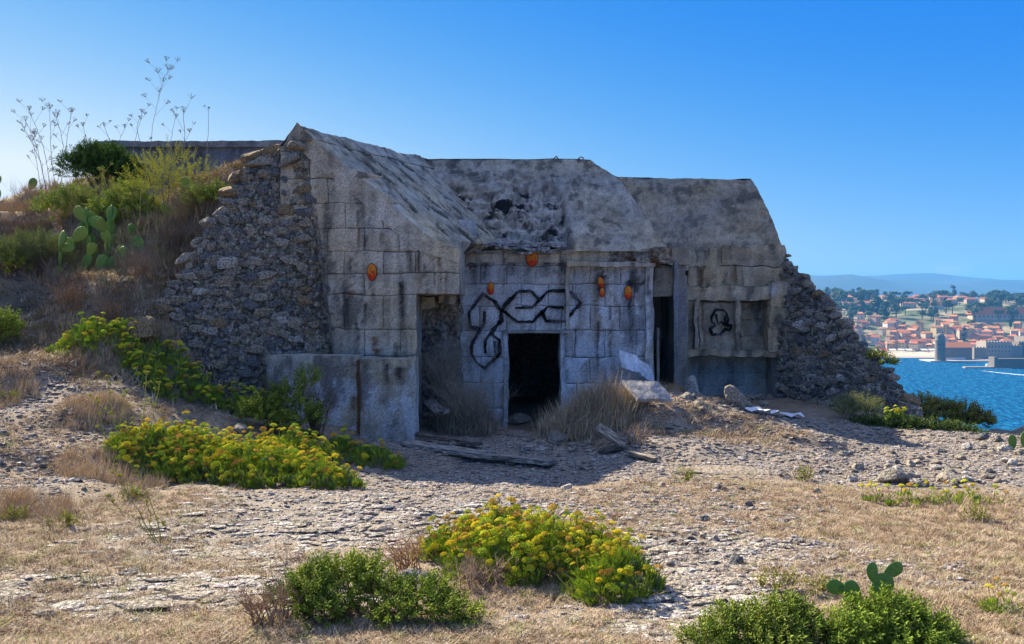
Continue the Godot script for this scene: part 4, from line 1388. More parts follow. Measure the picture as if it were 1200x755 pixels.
# rock samphire: fleshy leaves with flat yellow flower heads
func samphire(label: String, spots: Array, n_heads: int, n_leaf: int, hs := 1.0, group := "", orange := 0.3, more := 0) -> Node3D:
	# spots: [ground point, half width, half depth, height]
	var mid: Vector3 = spots[0][0]
	var o := thing("samphire_plant", label, "plant", mid, group)
	var area := 0.0
	for s in spots:
		area += s[1] * s[2]
	var xf := []
	var cl := []
	for s in spots:
		var share: float = s[1] * s[2] / area
		var c: Vector3 = s[0]
		for k in int(n_leaf * share):
			var r := sqrt(rng.randf())
			var an := rr(0, TAU)
			var x: float = c.x + cos(an) * r * s[1] * (1.0 + 0.2 * n_mid.get_noise_1d(an * 2.0 + c.x))
			var z: float = c.z + sin(an) * r * s[2]
			var top: float = s[3] * (1.0 - 0.72 * pow(r, 2.6)) * (1.0 + 0.35 * n_mid.get_noise_2d(x * 1.3, z * 1.3))
			var y := hgt(x, -z) + top * lerpf(0.05, 1.0, sqrt(rng.randf())) - 0.07
			xf.append(Transform3D(aim((Vector3(cos(an) * r * 0.5, 1, sin(an) * r * 0.5) + Vector3(rr(-0.3, 0.3), 0, rr(-0.3, 0.3))).normalized(), rr(0, TAU)).scaled(Vector3.ONE * hs * rr(0.5, 0.95)), Vector3(x, maxf(y, hgt(x, -z) - 0.01), z) - mid))
			if n_mid.get_noise_2d(x * 1.1 + 5.0, z * 1.1) < -0.33:
				xf.pop_back()
				continue
			cl.append(Color(0.20, 0.31, 0.045).lerp(Color(0.36, 0.42, 0.05), rng.randf()) if rng.randf() < 0.85 else Color(0.16, 0.22, 0.09))
		for k in int(n_heads * share):
			var r := sqrt(rng.randf()) * 0.98
			var an := rr(0, TAU)
			var x: float = c.x + cos(an) * r * s[1] * (1.0 + 0.2 * n_mid.get_noise_1d(an * 2.0 + c.x))
			var z: float = c.z + sin(an) * r * s[2]
			var top: float = s[3] * (1.0 - 0.72 * pow(r, 2.6)) * (1.0 + 0.35 * n_mid.get_noise_2d(x * 1.3, z * 1.3))
			if n_mid.get_noise_2d(x * 1.1 + 5.0, z * 1.1) < -0.33:
				continue
			top += rr(-0.06, 0.05) * hs
			var which := rng.randi() % 3
			if rng.randf() < orange: which = 3
			elif rng.randf() < 0.25: which = 4
			var hd := part("flower_head", heads[which], M.leaf, o, Vector3(x, hgt(x, -z) + top + rr(0.03, 0.1) * hs, z) - mid)
			hd.basis = aim((Vector3(cos(an) * r * 0.5, 1, sin(an) * r * 0.5) + Vector3(rr(-0.35, 0.35), 0, rr(-0.35, 0.35))).normalized(), rr(0, TAU)).scaled(Vector3.ONE * hs * rr(0.55, 1.15))
	many("foliage", sprig_fleshy, M.leaf, o, xf, cl)
	if more > 0:
		var hx := [[], [], [], [], []]
		var hc := [[], [], [], [], []]
		for s in spots:
			var c: Vector3 = s[0]
			for k in int(more * s[1] * s[2] / area):
				var r := sqrt(rng.randf()) * 0.98
				var an := rr(0, TAU)
				var x: float = c.x + cos(an) * r * s[1] * (1.0 + 0.2 * n_mid.get_noise_1d(an * 2.0 + c.x))
				var z: float = c.z + sin(an) * r * s[2]
				if n_mid.get_noise_2d(x * 1.1 + 5.0, z * 1.1) < -0.33:
					continue
				var top: float = s[3] * (1.0 - 0.72 * pow(r, 2.6)) * (1.0 + 0.35 * n_mid.get_noise_2d(x * 1.3, z * 1.3))
				var w: int = 3 if rng.randf() < orange else [0, 1, 2, 4][rng.randi() % 4]
				hx[w].append(Transform3D(aim((Vector3(cos(an) * r * 0.5, 1, sin(an) * r * 0.5) + Vector3(rr(-0.4, 0.4), 0, rr(-0.4, 0.4))).normalized(), rr(0, TAU)).scaled(Vector3.ONE * hs * rr(0.4, 0.95)), Vector3(x, hgt(x, -z) + top + rr(-0.05, 0.06) * hs, z) - mid))
				hc[w].append(grey(rr(0.8, 1.15)))
		for w in 5:
			if hx[w].size():
				many("small_flower_heads", heads[w], M.leaf, o, hx[w], hc[w])
	var st := MB.new()
	for s in spots:
		for k in int(70 * s[1]):
			var an := rr(0, TAU)
			var p: Vector3 = s[0] + Vector3(cos(an) * s[1], 0, sin(an) * s[2]) * rr(0.5, 0.95)
			p.y = hgt(p.x, -p.z)
			var e := p + Vector3(cos(an) * 0.1 + rr(-0.08, 0.08), s[3] * rr(0.3, 0.7), sin(an) * 0.1 + rr(-0.08, 0.08))
			st.tube(p - mid, p.lerp(e, 0.5) + Vector3(rr(-0.03, 0.03), 0.02, rr(-0.03, 0.03)) - mid, 0.005, 0.004, Color(0.24, 0.17, 0.11))
			st.tube(p.lerp(e, 0.5) - mid, e - mid, 0.004, 0.003, Color(0.28, 0.2, 0.13))
	var w := part("dry_stems", st.mesh(), M.twig, o)
	w.set_meta("kind", "stuff")
	return o

func pad_mesh() -> ArrayMesh:
	var mb := MB.new()
	var nu := 24
	var nv := 18
	for j in nv + 1:
		var th := PI * j / nv
		for i in nu:
			var ph := TAU * i / nu
			var y := 0.5 - 0.5 * cos(th)
			var w := 0.36 * sin(th) * (0.72 + 0.4 * y)
			mb.v.append(Vector3(cos(ph) * w, y, sin(ph) * w * 0.22))
			var dot := 0.45 if (i + (j / 3) * 2) % 4 == 0 and j % 3 == 1 else 0.0   # pale cushions of spines
			var g := grey(1.0 + 0.3 * n_hi.get_noise_3d(ph, y * 3.0, 1.0))
			mb.c.append(g.lerp(Color(2.6, 1.7, 2.5), dot))
	for j in nv:
		for i in nu:
			var a := j * nu + i
			var b := j * nu + (i + 1) % nu
			mb.i.append_array([a, b + nu, a + nu, a, b, b + nu])
	return mb.mesh()

func pear(label: String, where: Vector3, list: Array, group := "") -> void:
	# list of pads: [foot x, foot y, foot z, length, lean, turn, tint]
	var o := thing("prickly_pear", label, "cactus", where, group)
	for q in list:
		var m: StandardMaterial3D = M.pads[q[6]]
		var p := part("pad", M.pad_mesh, m, o, Vector3(q[0], q[1], q[2]))
		p.basis = (Basis(Vector3.UP, q[5]) * Basis(Vector3(0, 0, 1), q[4])).scaled_local(Vector3.ONE * q[3])

func pear_cluster(n: int, w: float, h: float, size: float) -> Array:
	var out := []
	var stack := []
	for k in int(n / 4.0) + 1:
		var z := rr(-0.9, 0.5)
		stack.append([Vector3(rr(-w, w), -z * 0.6 - 0.1, z), rr(-0.5, 0.5), 0])
	while stack.size() and out.size() < n:
		var q: Array = stack.pop_front()
		var s := size * rr(0.75, 1.15)
		var turn := rr(-1.4, 1.4)
		out.append([q[0].x, q[0].y, q[0].z, s, q[1], turn, rng.randi() % 3])
		var b := Basis(Vector3.UP, turn) * Basis(Vector3(0, 0, 1), q[1])
		var tip: Vector3 = q[0] + b * Vector3(0, s * 0.93, 0)
		if tip.y < h:
			for k in rng.randi_range(1, 3):
				stack.append([tip - b * Vector3(rr(-0.15, 0.15) * s, s * rr(0.0, 0.1), 0), q[1] + rr(-0.8, 0.8), q[2] + 1])
	return out

func dry_bush(label: String, where: Vector3, n: int, h: float, spread: float, col: Color, levels := 2, called := "dry_bush", group := "", cat := "bush") -> void:
	var o := thing(called, label, cat, where, group)
	part("twigs", twig_mesh(n, h, spread, levels, 0.0075, col), M.twig, o).set_meta("kind", "stuff")
	part("stem", twig_mesh(4, h * 0.5, spread * 0.6, 0, 0.012, col * 0.8), M.twig, o)

func umbel(mb: MB, p: Vector3, dir: Vector3, r: float, n: int, col: Color, tip: Color) -> void:
	for k in n:
		var an := rr(0, TAU)
		var q := p + (dir * rr(0.6, 1.0) + Vector3(cos(an), rr(0, 0.3), sin(an)) * rr(0.2, 0.9)).normalized() * r
		mb.tube(p, q, 0.003, 0.002, col)
		var s := rr(0.008, 0.014)
		mb.tri(q + Vector3(0, s, 0), q + Vector3(s, 0, s * 0.5), q + Vector3(-s, 0, s * 0.5), tip)
		mb.tri(q + Vector3(0, s, 0), q + Vector3(-s, 0, s * 0.5), q + Vector3(0, 0, -s), tip)
		mb.tri(q + Vector3(0, s, 0), q + Vector3(0, 0, -s), q + Vector3(s, 0, s * 0.5), tip)

# a tall stalk given by points (px, py) at one distance, with side shoots ending in umbels
func stalk(called: String, label: String, d: float, pts: Array, shoots: int, r0: float, col: Color, tip: Color, group := "", ulen := 0.16, bend := 0.25) -> void:
	var p0 := at(pts[0][0], pts[0][1], d)
	p0.y = hgt(p0.x, d) - 0.05
	var o := thing(called, label, "plant stalk", p0, group)
	var mb := MB.new()
	var um := MB.new()
	var path := [Vector3.ZERO]
	for k in range(1, pts.size()):
		path.append(at(pts[k][0], pts[k][1], d + rr(-bend, bend)) - p0)
	var r := r0
	for k in path.size() - 1:
		var a: Vector3 = path[k]
		var b: Vector3 = path[k + 1]
		var prev := a
		for s in 4:
			var q := a.lerp(b, (s + 1) / 4.0) + Vector3(rr(-1, 1), 0, rr(-1, 1)) * 0.012
			mb.tube(prev, q, r, r * 0.93, col, 4)
			r *= 0.93
			prev = q
	for k in shoots:
		var t := lerpf(0.35, 0.97, float(k) / maxi(1, shoots - 1)) * (path.size() - 1)
		var i := mini(int(t), path.size() - 2)
		var p: Vector3 = path[i].lerp(path[i + 1], t - i)
		var an := k * 2.4 + rr(-0.5, 0.5)
		var dir := Vector3(cos(an), rr(0.7, 1.4), sin(an) * 0.6).normalized()
		var e := p + dir * ulen * rr(0.7, 1.4)
		mb.tube(p, e, r0 * 0.5, r0 * 0.3, col)
		umbel(um, e, dir, ulen * 0.32, 9, col, tip)
	umbel(um, path[-1], Vector3.UP, ulen * 0.4, 12, col, tip)
	part("stem", mb.mesh(), M.twig, o)
	part("seed_heads", um.mesh(), M.twig, o).set_meta("kind", "stuff")

func scatter_grass() -> void:
	var xf := [[], [], [], []]
	var cl := [[], [], [], []]
	for k in 84000:
		var d := 4.8 + 14.0 * pow(rng.randf(), 1.35)
		var x := rr(-0.85, 0.85) * d
		var s := zone("straw", x, d)
		if absf(x) > 0.57 * d and d < 16.0:   # beyond the surveyed ground the dry grass goes on
			s = clampf(0.55 + n_mid.get_noise_2d(x * 0.4, d * 0.4), 0.0, 1.0)
		var sl := zone("slate", x, d)
		var g := zone("gravel", x, d)
		var pr := 0.05 + 0.95 * s - 0.5 * sl - 0.35 * g
		if rng.randf() > pr or (x > 7.5 and d > 18.0) or (x > -4.5 and d > 16.2 and x < 1.0) or (d > 17.8 and x > -4.5):
			continue
		var v := rng.randi() % 4
		var sc := rr(0.35, 0.95) * (1.0 if d < 13.0 else 1.7)
		if x < -4.6 and d > 13.5:
			sc *= 1.6
		xf[v].append(Transform3D(Basis(Vector3.UP, rr(0, TAU)).scaled(Vector3(sc * 1.2, sc * rr(0.25, 0.7), sc * 1.2)), Vector3(x, hgt(x, d) - 0.005, -d)))
		var c := Color(0.44, 0.33, 0.215).lerp(Color(0.34, 0.23, 0.145), rng.randf())
		if rng.randf() < 0.3: c = Color(0.54, 0.45, 0.32)
		if rng.randf() < 0.08: c = Color(0.28, 0.30, 0.09)
		cl[v].append(c)
	for v in 4:
		var o := many("dry_grass", tufts[v], M.dry, self, xf[v], cl[v])
		tag(o, ["sparse straw coloured dry grass over the ground", "short tan dry grass over the ground", "reddish brown dry grass over the ground", "matted pale dry grass over the ground"][v], "grass")

func grass_clump(label: String, where: Vector3, n: int, w: float, dep: float, sc: float, c0: Color, c1: Color) -> void:
	var o := thing("dry_grass_clump", label, "grass", where)
	var xf := []
	var cl := []
	for k in n:
		var r := sqrt(rng.randf())
		var an := rr(0, TAU)
		var x := where.x + cos(an) * r * w
		var z := where.z + sin(an) * r * dep
		var s := sc * rr(0.6, 1.3) * (1.2 - 0.5 * r)
		xf.append(Transform3D((Basis(Vector3.UP, rr(0, TAU)) * Basis(Vector3(1, 0, 0), rr(-0.75, 0.75))).scaled(Vector3(s * 0.7, s, s * 0.7)), Vector3(x, hgt(x, -z), z) - where))
		cl.append(c0.lerp(c1, rng.randf()))
	many("blades", tufts[1], M.dry, o, xf, cl)

func build_plants() -> void:
	M.pad_mesh = pad_mesh()
	M.pads = []
	for c in [lin(0.17, 0.31, 0.07), lin(0.23, 0.36, 0.08), lin(0.30, 0.37, 0.07)]:
		var m: StandardMaterial3D = M.pad.duplicate()
		m.albedo_color = c
		m.backlight_enabled = true
		m.backlight = lin(0.16, 0.2, 0.02)
		M.pads.append(m)
	# foreground
	samphire("large dome of yellow flowering samphire on bare rock", [[G(632, 668), 0.74, 0.5, 0.33], [G(718, 690), 0.33, 0.35, 0.28], [G(540, 652), 0.36, 0.3, 0.2], [G(600, 640), 0.5, 0.3, 0.28]], 290, 2600, 1.05, "", 0.22, 800)
	samphire("wide mat of yellow-green samphire beside the steep path", [[G(300, 562), 1.05, 0.8, 0.36], [G(220, 545), 0.7, 0.8, 0.3], [G(380, 572), 0.4, 0.4, 0.26], [G(170, 540), 0.4, 0.6, 0.22], [G(345, 540), 0.6, 0.5, 0.28]], 295, 2800, 1.4, "", 0.18, 950)
	samphire("straggling samphire along the foot of the stone wall", [[G(225, 462), 0.7, 0.3, 0.32], [G(290, 486), 0.6, 0.3, 0.25], [G(170, 447), 0.45, 0.3, 0.32]], 90, 700, 1.6, "", 0.1, 120)
	samphire("green samphire clump high up beside the path", [[G(100, 408), 0.55, 0.35, 0.32], [G(150, 402), 0.35, 0.3, 0.25]], 40, 380, 1.5, "", 0.1, 50)
	samphire("small shaded samphire at the corner of the low wall", [[G(440, 543), 0.36, 0.25, 0.2], [G(400, 530), 0.25, 0.2, 0.2]], 28, 300, 1.5, "", 0.5)
	samphire("low yellow weed patch on the open dry ground", [[G(1060, 588), 0.45, 0.2, 0.13], [G(1120, 592), 0.5, 0.2, 0.13]], 46, 110, 1.0, "", 0.1)
	samphire("small yellow flowering weed near the pale dry grass", [[G(1170, 718), 0.12, 0.1, 0.12]], 9, 50, 0.7, "", 0.1)
	samphire("bright yellow-green weed before the dark seaward shrubs", [[at(1050, 500, 16.9), 0.22, 0.15, 0.3]], 18, 110, 1.5, "", 0.0)
	var gdark := Color(0.12, 0.175, 0.025)
	var gmid := Color(0.31, 0.35, 0.055)
	# mastic shrubs in the foreground
	var p := G(432, 722)
	shrub("mastic_shrub", "low dark green leafy shrub in front of the bedrock", "shrub", p, [[-0.36, 0.15, 0.1, 0.15], [-0.17, 0.17, -0.05, 0.16], [0.06, 0.13, 0.05, 0.15], [0.32, 0.1, 0.08, 0.14], [0.5, 0.06, 0.15, 0.12], [-0.5, 0.12, 0.0, 0.1], [-0.04, 0.24, -0.1, 0.1], [0.2, 0.06, 0.2, 0.12], [-0.25, 0.07, 0.2, 0.13], [-0.3, 0.24, 0.0, 0.08], [0.42, 0.14, 0.0, 0.08], [0.62, 0.03, 0.2, 0.09]], 1250, sprig_round, gdark, gmid, 0.8)
	p = G(900, 752)
	shrub("mastic_shrub", "green shrub with dry brown twigs beside the small cactus", "shrub", p, [[-0.15, 0.06, 0.05, 0.15], [0.1, 0.08, 0.0, 0.15], [-0.35, 0.0, 0.1, 0.13], [0.25, 0.04, 0.1, 0.13], [-0.02, 0.14, 0.05, 0.1], [0.0, 0.0, 0.2, 0.17], [0.18, 0.15, 0.0, 0.07], [-0.25, 0.1, 0.0, 0.08]], 900, sprig_round, gdark, Color(0.32, 0.36, 0.07), 0.75)
	p = G(1030, 752)
	shrub("mastic_shrub", "bright green shrub growing around the small cactus", "shrub", p, [[-0.12, 0.07, 0.05, 0.15], [0.1, 0.08, 0.05, 0.15], [0.28, 0.02, 0.1, 0.13], [0.02, 0.16, 0.05, 0.1], [-0.22, 0.0, 0.15, 0.13], [0.15, 0.0, 0.2, 0.16], [0.2, 0.13, 0.0, 0.07]], 1000, sprig_round, gdark, Color(0.27, 0.36, 0.05), 0.75)
	p = G(1030, 738) + Vector3(0, 0.07, 0)
	pear("small prickly pear rising out of the bright green shrub", p, [[0.0, 0.06, 0, 0.2, -0.2, 0.0, 0], [0.03, 0.24, 0.0, 0.13, -1.1, 0.1, 0], [-0.03, 0.2, 0.0, 0.12, 0.15, 0.3, 0], [-0.12, 0.07, 0.0, 0.16, 0.5, 0.2, 0], [-0.19, 0.15, 0.0, 0.13, 1.25, 0.1, 0], [0.06, 0.05, 0.03, 0.12, -0.9, -0.3, 1]])
	p = G(1188, 527)
	pear("round-padded prickly pear at the cliff edge", p, [[0, 0, 0, 0.22, 0.15, 0.2, 0], [0.16, 0.02, 0.0, 0.26, -0.2, 0.0, 1], [0.3, 0.0, 0.1, 0.24, -0.5, 0.1, 0], [0.18, 0.24, 0.0, 0.18, -0.3, 0.4, 1]])
	# hillside
	pear("big tangled prickly pear on the hillside among fennel", G(140, 298), pear_cluster(80, 0.95, 1.3, 0.29))
	pear("prickly pear growing on top of the rubble wall", G(228, 236), pear_cluster(16, 0.4, 0.35, 0.32))
	pear("low prickly pear beside the grey-green bush", G(72, 306), pear_cluster(12, 0.3, 0.4, 0.3))
	pear("prickly pear against the sky at the crest of the hill", G(4, 236), pear_cluster(11, 0.4, 0.45, 0.3))
	shrub("evergreen_bush", "rounded dark green bush on the crest of the hillside", "bush", at(115, 213, 19.8), [[-0.38, 0.25, 0, 0.4], [0.05, 0.3, 0, 0.46], [0.45, 0.25, 0, 0.38], [0.2, 0.5, 0, 0.3], [-0.15, 0.5, 0, 0.32], [0.7, 0.15, 0, 0.28]], 1500, sprig_round, Color(0.05, 0.10, 0.018), Color(0.13, 0.2, 0.03), 1.5)
	shrub("green_bush", "bright yellow-green bush between the fennel and the big prickly pear", "bush", G(150, 272), [[-0.5, 0.3, 0, 0.25], [-0.1, 0.5, 0, 0.28], [0.3, 0.4, 0, 0.26], [0.6, 0.25, 0, 0.2], [0.1, 0.75, 0, 0.18]], 420, sprig_round, Color(0.22, 0.29, 0.05), Color(0.42, 0.44, 0.08), 1.6)
	shrub("green_bush", "leafy green bush under the crest, left of the fennel", "bush", G(85, 262), [[-0.4, 0.3, 0, 0.26], [0.0, 0.4, 0, 0.3], [0.4, 0.3, 0, 0.24]], 320, sprig_round, Color(0.16, 0.24, 0.05), Color(0.34, 0.38, 0.08), 1.6)
	shrub("green_bush", "small green bush at the top of the rubble wall", "bush", G(245, 250), [[-0.2, 0.2, 0, 0.2], [0.15, 0.25, 0, 0.2]], 160, sprig_round, Color(0.2, 0.27, 0.05), Color(0.4, 0.4, 0.08), 1.5)
	shrub("grey_bush", "grey-green feathery bush low on the hillside", "bush", G(36, 312), [[-0.3, 0.2, 0, 0.3], [0.1, 0.28, 0, 0.32], [0.4, 0.15, 0, 0.28], [-0.1, 0.1, 0.2, 0.3]], 900, sprig_fine, Color(0.15, 0.18, 0.07), Color(0.24, 0.25, 0.12), 1.2)
	shrub("yellow_weed", "yellow-green leafy weed at the edge of the hillside path", "weed", G(12, 318), [[0, 0.12, 0, 0.2], [0.2, 0.08, 0, 0.15]], 140, sprig_round, Color(0.25, 0.28, 0.02), Color(0.4, 0.34, 0.03), 1.7)
	shrub("fennel_bush", "yellow-green fennel thicket below the parapet", "fennel", G(190, 262), [[-0.4, 0.55, 0, 0.4], [0.0, 0.75, 0, 0.5], [0.4, 0.55, 0, 0.4], [0.15, 1.0, 0, 0.36], [-0.25, 0.9, 0, 0.3], [0.6, 0.85, 0, 0.3]], 240, sprig_fine, Color(0.36, 0.36, 0.06), Color(0.5, 0.45, 0.10), 1.5)
	shrub("fennel_bush", "pale fennel scrub above the big prickly pear", "fennel", G(120, 268), [[-0.4, 0.35, 0, 0.35], [0.1, 0.5, 0, 0.4], [0.5, 0.4, 0, 0.35]], 140, sprig_fine, Color(0.36, 0.33, 0.09), Color(0.45, 0.38, 0.14), 1.4)
	shrub("green_tuft", "green tuft at the left edge of the steep path", "weed", G(-4, 405), [[0, 0.2, 0, 0.3], [0.1, 0.3, 0.0, 0.2]], 260, sprig_round, gdark, gmid, 1.4)
	# stalks against the sky
	var drycol := Color(0.24, 0.2, 0.16)
	stalk("dry_stalk", "tallest branching dry stalk against the sky", 19.8, [[172, 215], [178, 150], [186, 115], [190, 95], [197, 82]], 12, 0.006, drycol, drycol, "", 0.3, 0.05)
	stalk("dry_stalk", "dry stalk topped with one broad umbel", 19.6, [[214, 215], [216, 165], [215, 132]], 3, 0.008, drycol, drycol, "", 0.32, 0.05)
	stalk("dry_stalk", "single thin bare stalk above the parapet", 19.4, [[238, 215], [243, 165], [245, 128]], 2, 0.006, drycol, drycol, "", 0.1, 0.05)
	for q in [[[62, 215], [50, 170], [34, 130]], [[66, 215], [60, 180], [58, 128]], [[58, 215], [44, 175], [30, 142]], [[64, 215], [74, 170], [66, 138]], [[70, 215], [78, 160], [84, 132]], [[56, 215], [48, 190], [28, 150]], [[52, 218], [44, 200], [38, 165]]]:
		stalk("dry_stalk", "thin leaning dry stalk left of the evergreen bush", 20.0, q, 5, 0.0065, drycol, drycol, "thin dry stalks left of the evergreen bush", 0.26, 0.1)
	for q in [[[150, 200], [158, 165], [165, 140]], [[196, 200], [200, 165], [206, 138]], [[130, 190], [128, 165], [122, 148]], [[105, 190], [102, 165], [97, 148]], [[150, 195], [140, 165], [146, 150]], [[206, 205], [214, 170], [222, 155]], [[178, 190], [160, 150], [166, 132]]]:
		stalk("dry_stalk", "short dry umbel stalk rising behind the evergreen bush", 20.1, q, 3, 0.006, drycol, drycol, "short dry umbel stalks behind the evergreen bush", 0.2, 0.1)
	var fen := Color(0.30, 0.31, 0.09)
	var fy := Color(0.5, 0.44, 0.05)
	for q in [[[150, 540], [132, 490], [126, 445]], [[150, 542], [140, 500], [148, 462]], [[155, 540], [165, 500], [172, 440]], [[158, 540], [176, 500], [186, 452]], [[150, 545], [122, 510], [112, 470]]]:
		stalk("fennel_stalk", "slender yellow-tipped fennel stalk by the samphire mat", 11.0, q, 5, 0.006, fen, fy, "slender fennel stalks by the samphire mat", 0.12, 0.12)
	for q in [[[186, 648], [168, 610], [140, 560]], [[188, 650], [178, 620], [172, 590]], [[186, 652], [160, 610], [132, 590]], [[190, 650], [184, 610], [160, 550]]]:
		stalk("fennel_stalk", "bare green fennel stalk leaning over the dry grass", 7.7, q, 2, 0.005, Color(0.24, 0.25, 0.07), fy, "bare fennel stalks leaning over the dry grass", 0.07, 0.08)
	for k in 16:
		var fx := rr(95, 245)
		var fh := rr(28, 75)
		stalk("fennel_stalk", "leafless yellow-green fennel stalk in the hillside thicket", rr(17.0, 18.6), [[fx, 262], [fx + rr(-8, 8), 262 - fh * 0.5], [fx + rr(-16, 16), 262 - fh]], 9, 0.008, Color(0.36, 0.35, 0.1), Color(0.55, 0.5, 0.08), "fennel stalks in the hillside thicket", 0.2, 0.12)
	for q in [[112, 478, 160, 0.4, 0.6], [128, 560, 200, 0.6, 0.5], [8, 600, 160, 0.6, 0.5], [-4, 460, 140, 0.5, 0.8], [120, 425, 120, 0.4, 0.4], [95, 385, 160, 0.6, 0.5]]:
		grass_clump(["tan dry grass between the path and the fennel", "straw grass below the samphire mat", "thick tan grass at the foot of the path", "dry grass on the outer side of the path", "rusty dry grass beside the high samphire clump", "matted dry grass above the path bend"][[112, 128, 8, -4, 120, 95].find(q[0])], G(q[0], q[1]), q[2], q[3], q[4], 1.7, Color(0.5, 0.37, 0.23), Color(0.6, 0.47, 0.3))
	# dead and dry bushes
	dry_bush("large dead bush piled beside the doorway", G(545, 508), 110, 1.05, 0.95, Color(0.42, 0.34, 0.25), 2)
	grass_clump("tangled grey-brown dead grass under the bush beside the doorway", G(545, 506), 220, 0.55, 0.5, 4.2, Color(0.38, 0.3, 0.21), Color(0.46, 0.37, 0.26))
	dry_bush("dead scrub filling the corner behind the low wall", at(515, 462, 16.6), 60, 0.85, 0.9, Color(0.32, 0.26, 0.2), 2)
	grass_clump("grey-brown dry grass piled right of the doorway", G(690, 492), 520, 0.75, 0.7, 3.6, Color(0.42, 0.33, 0.22), Color(0.52, 0.41, 0.27))
	grass_clump("golden dry grass tuft beside the tilted slab", G(722, 488), 90, 0.22, 0.25, 2.4, Color(0.5, 0.33, 0.12), Color(0.6, 0.42, 0.17))
	grass_clump("thin dry grass fringe above the tilted slab", G(775, 456), 90, 0.5, 0.2, 1.2, Color(0.42, 0.3, 0.16), Color(0.5, 0.36, 0.18))
	dry_bush("straggly dead bush above the tilted slab", G(705, 470), 14, 0.8, 0.7, Color(0.3, 0.25, 0.18), 2)
	dry_bush("rust-brown upright dry bush against the low wall", G(368, 516), 34, 0.85, 0.45, Color(0.13, 0.075, 0.055), 1)
	dry_bush("dark weedy bush at the low wall's end", G(320, 505), 20, 0.8, 0.6, Color(0.09, 0.09, 0.05), 2)
	shrub("shade_weed", "dark green weed in the shade of the low wall", "weed", G(330, 512), [[-0.3, 0.3, 0, 0.3], [0.1, 0.55, 0, 0.25], [0.3, 0.2, 0, 0.3], [0.35, 0.8, -0.1, 0.16]], 420, sprig_round, gdark, gmid, 1.4)
	dry_bush("brown dry bush at the foot of the lichened boulder", G(130, 388), 26, 0.5, 1.0, Color(0.25, 0.17, 0.11), 2)
	dry_bush("reddish dry bush above the steep path", G(85, 368), 26, 0.55, 1.1, Color(0.28, 0.17, 0.1), 2)
	dry_bush("pale dry scrub between boulder and path", G(60, 345), 26, 0.5, 1.1, Color(0.33, 0.25, 0.18), 2)
	dry_bush("tangled brown scrub at the left edge of the hillside", G(20, 290), 36, 0.7, 1.1, Color(0.24, 0.17, 0.12), 2)
	dry_bush("dark brown scrub under the grey-green bush", G(45, 330), 30, 0.5, 1.1, Color(0.2, 0.14, 0.1), 2)
	dry_bush("brown scrub below the big prickly pear", G(165, 330), 36, 0.6, 1.1, Color(0.24, 0.18, 0.13), 2)
	dry_bush("dark dry scrub between prickly pear and rubble wall", G(205, 300), 30, 0.6, 0.9, Color(0.2, 0.14, 0.1), 2)
	dry_bush("straw scrub under the fennel thicket", G(215, 265), 30, 0.6, 0.9, Color(0.36, 0.27, 0.15), 2)
	dry_bush("tan scrub on the slope below the crest", G(40, 250), 36, 0.6, 1.1, Color(0.34, 0.26, 0.15), 2)
	grass_clump("bright straw grass on top of the rubble wall", at(275, 210, 16.9), 60, 0.25, 0.2, 2.2, Color(0.55, 0.42, 0.22), Color(0.5, 0.36, 0.17))
	grass_clump("tall tan grass on the slope under the fennel", G(150, 280), 300, 1.4, 0.9, 2.6, Color(0.36, 0.26, 0.14), Color(0.5, 0.4, 0.2))
	grass_clump("tan grass covering the crest of the hillside", G(60, 240), 340, 1.8, 1.2, 2.4, Color(0.40, 0.28, 0.16), Color(0.48, 0.36, 0.2))
	dry_bush("brown dry twigs left of the dark green shrub", G(318, 735), 22, 0.28, 0.9, Color(0.3, 0.2, 0.13), 2)
	dry_bush("tangle of dead stems under the yellow samphire dome", G(560, 690), 30, 0.2, 1.4, Color(0.3, 0.22, 0.16), 2)
	dry_bush("dry reddish twigs between the shrub and the yellow dome", G(478, 672), 22, 0.3, 0.9, Color(0.34, 0.2, 0.11), 2)
	dry_bush("curled dry brown plant beside the upright board", G(745, 522), 16, 0.28, 1.0, Color(0.24, 0.17, 0.11), 2)
	# seaward shrubs at the right
	shrub("coastal_shrub", "dark green shrub bank at the foot of the buttress", "shrub", at(1092, 512, 16.7), [[-0.7, 0.05, -0.25, 0.24], [-0.35, 0.05, -0.1, 0.24], [0.05, 0.03, 0.0, 0.22], [0.4, 0.0, 0.1, 0.2], [-1.05, 0.05, -0.4, 0.2], [0.65, 0.0, 0.2, 0.14]], 1100, sprig_round, Color(0.05, 0.085, 0.02), Color(0.12, 0.16, 0.045), 1.5)
	shrub("coastal_shrub", "olive sunlit shrub bank above the sea", "shrub", at(1118, 497, 18.2), [[-0.6, 0.25, 0, 0.3], [-0.2, 0.18, 0, 0.3], [0.2, 0.1, 0, 0.28], [0.5, 0.0, 0, 0.24], [-0.85, 0.2, 0.1, 0.22]], 1000, sprig_round, Color(0.17, 0.17, 0.04), Color(0.28, 0.25, 0.07), 1.4)
	shrub("silver_weed", "grey-green weed at the middle of the buttress foot", "weed", G(1005, 490), [[-0.2, 0.12, 0, 0.18], [0.15, 0.12, 0, 0.16]], 180, sprig_fine, Color(0.2, 0.22, 0.1), Color(0.3, 0.3, 0.15), 1.5)
	shrub("ridge_weed", "yellow-green weed sprouting from the buttress ridge", "weed", at(1030, 428, 18.75), [[0, 0.1, 0, 0.16], [0.18, -0.08, 0, 0.13]], 90, sprig_round, Color(0.2, 0.24, 0.04), Color(0.36, 0.34, 0.05), 1.5)
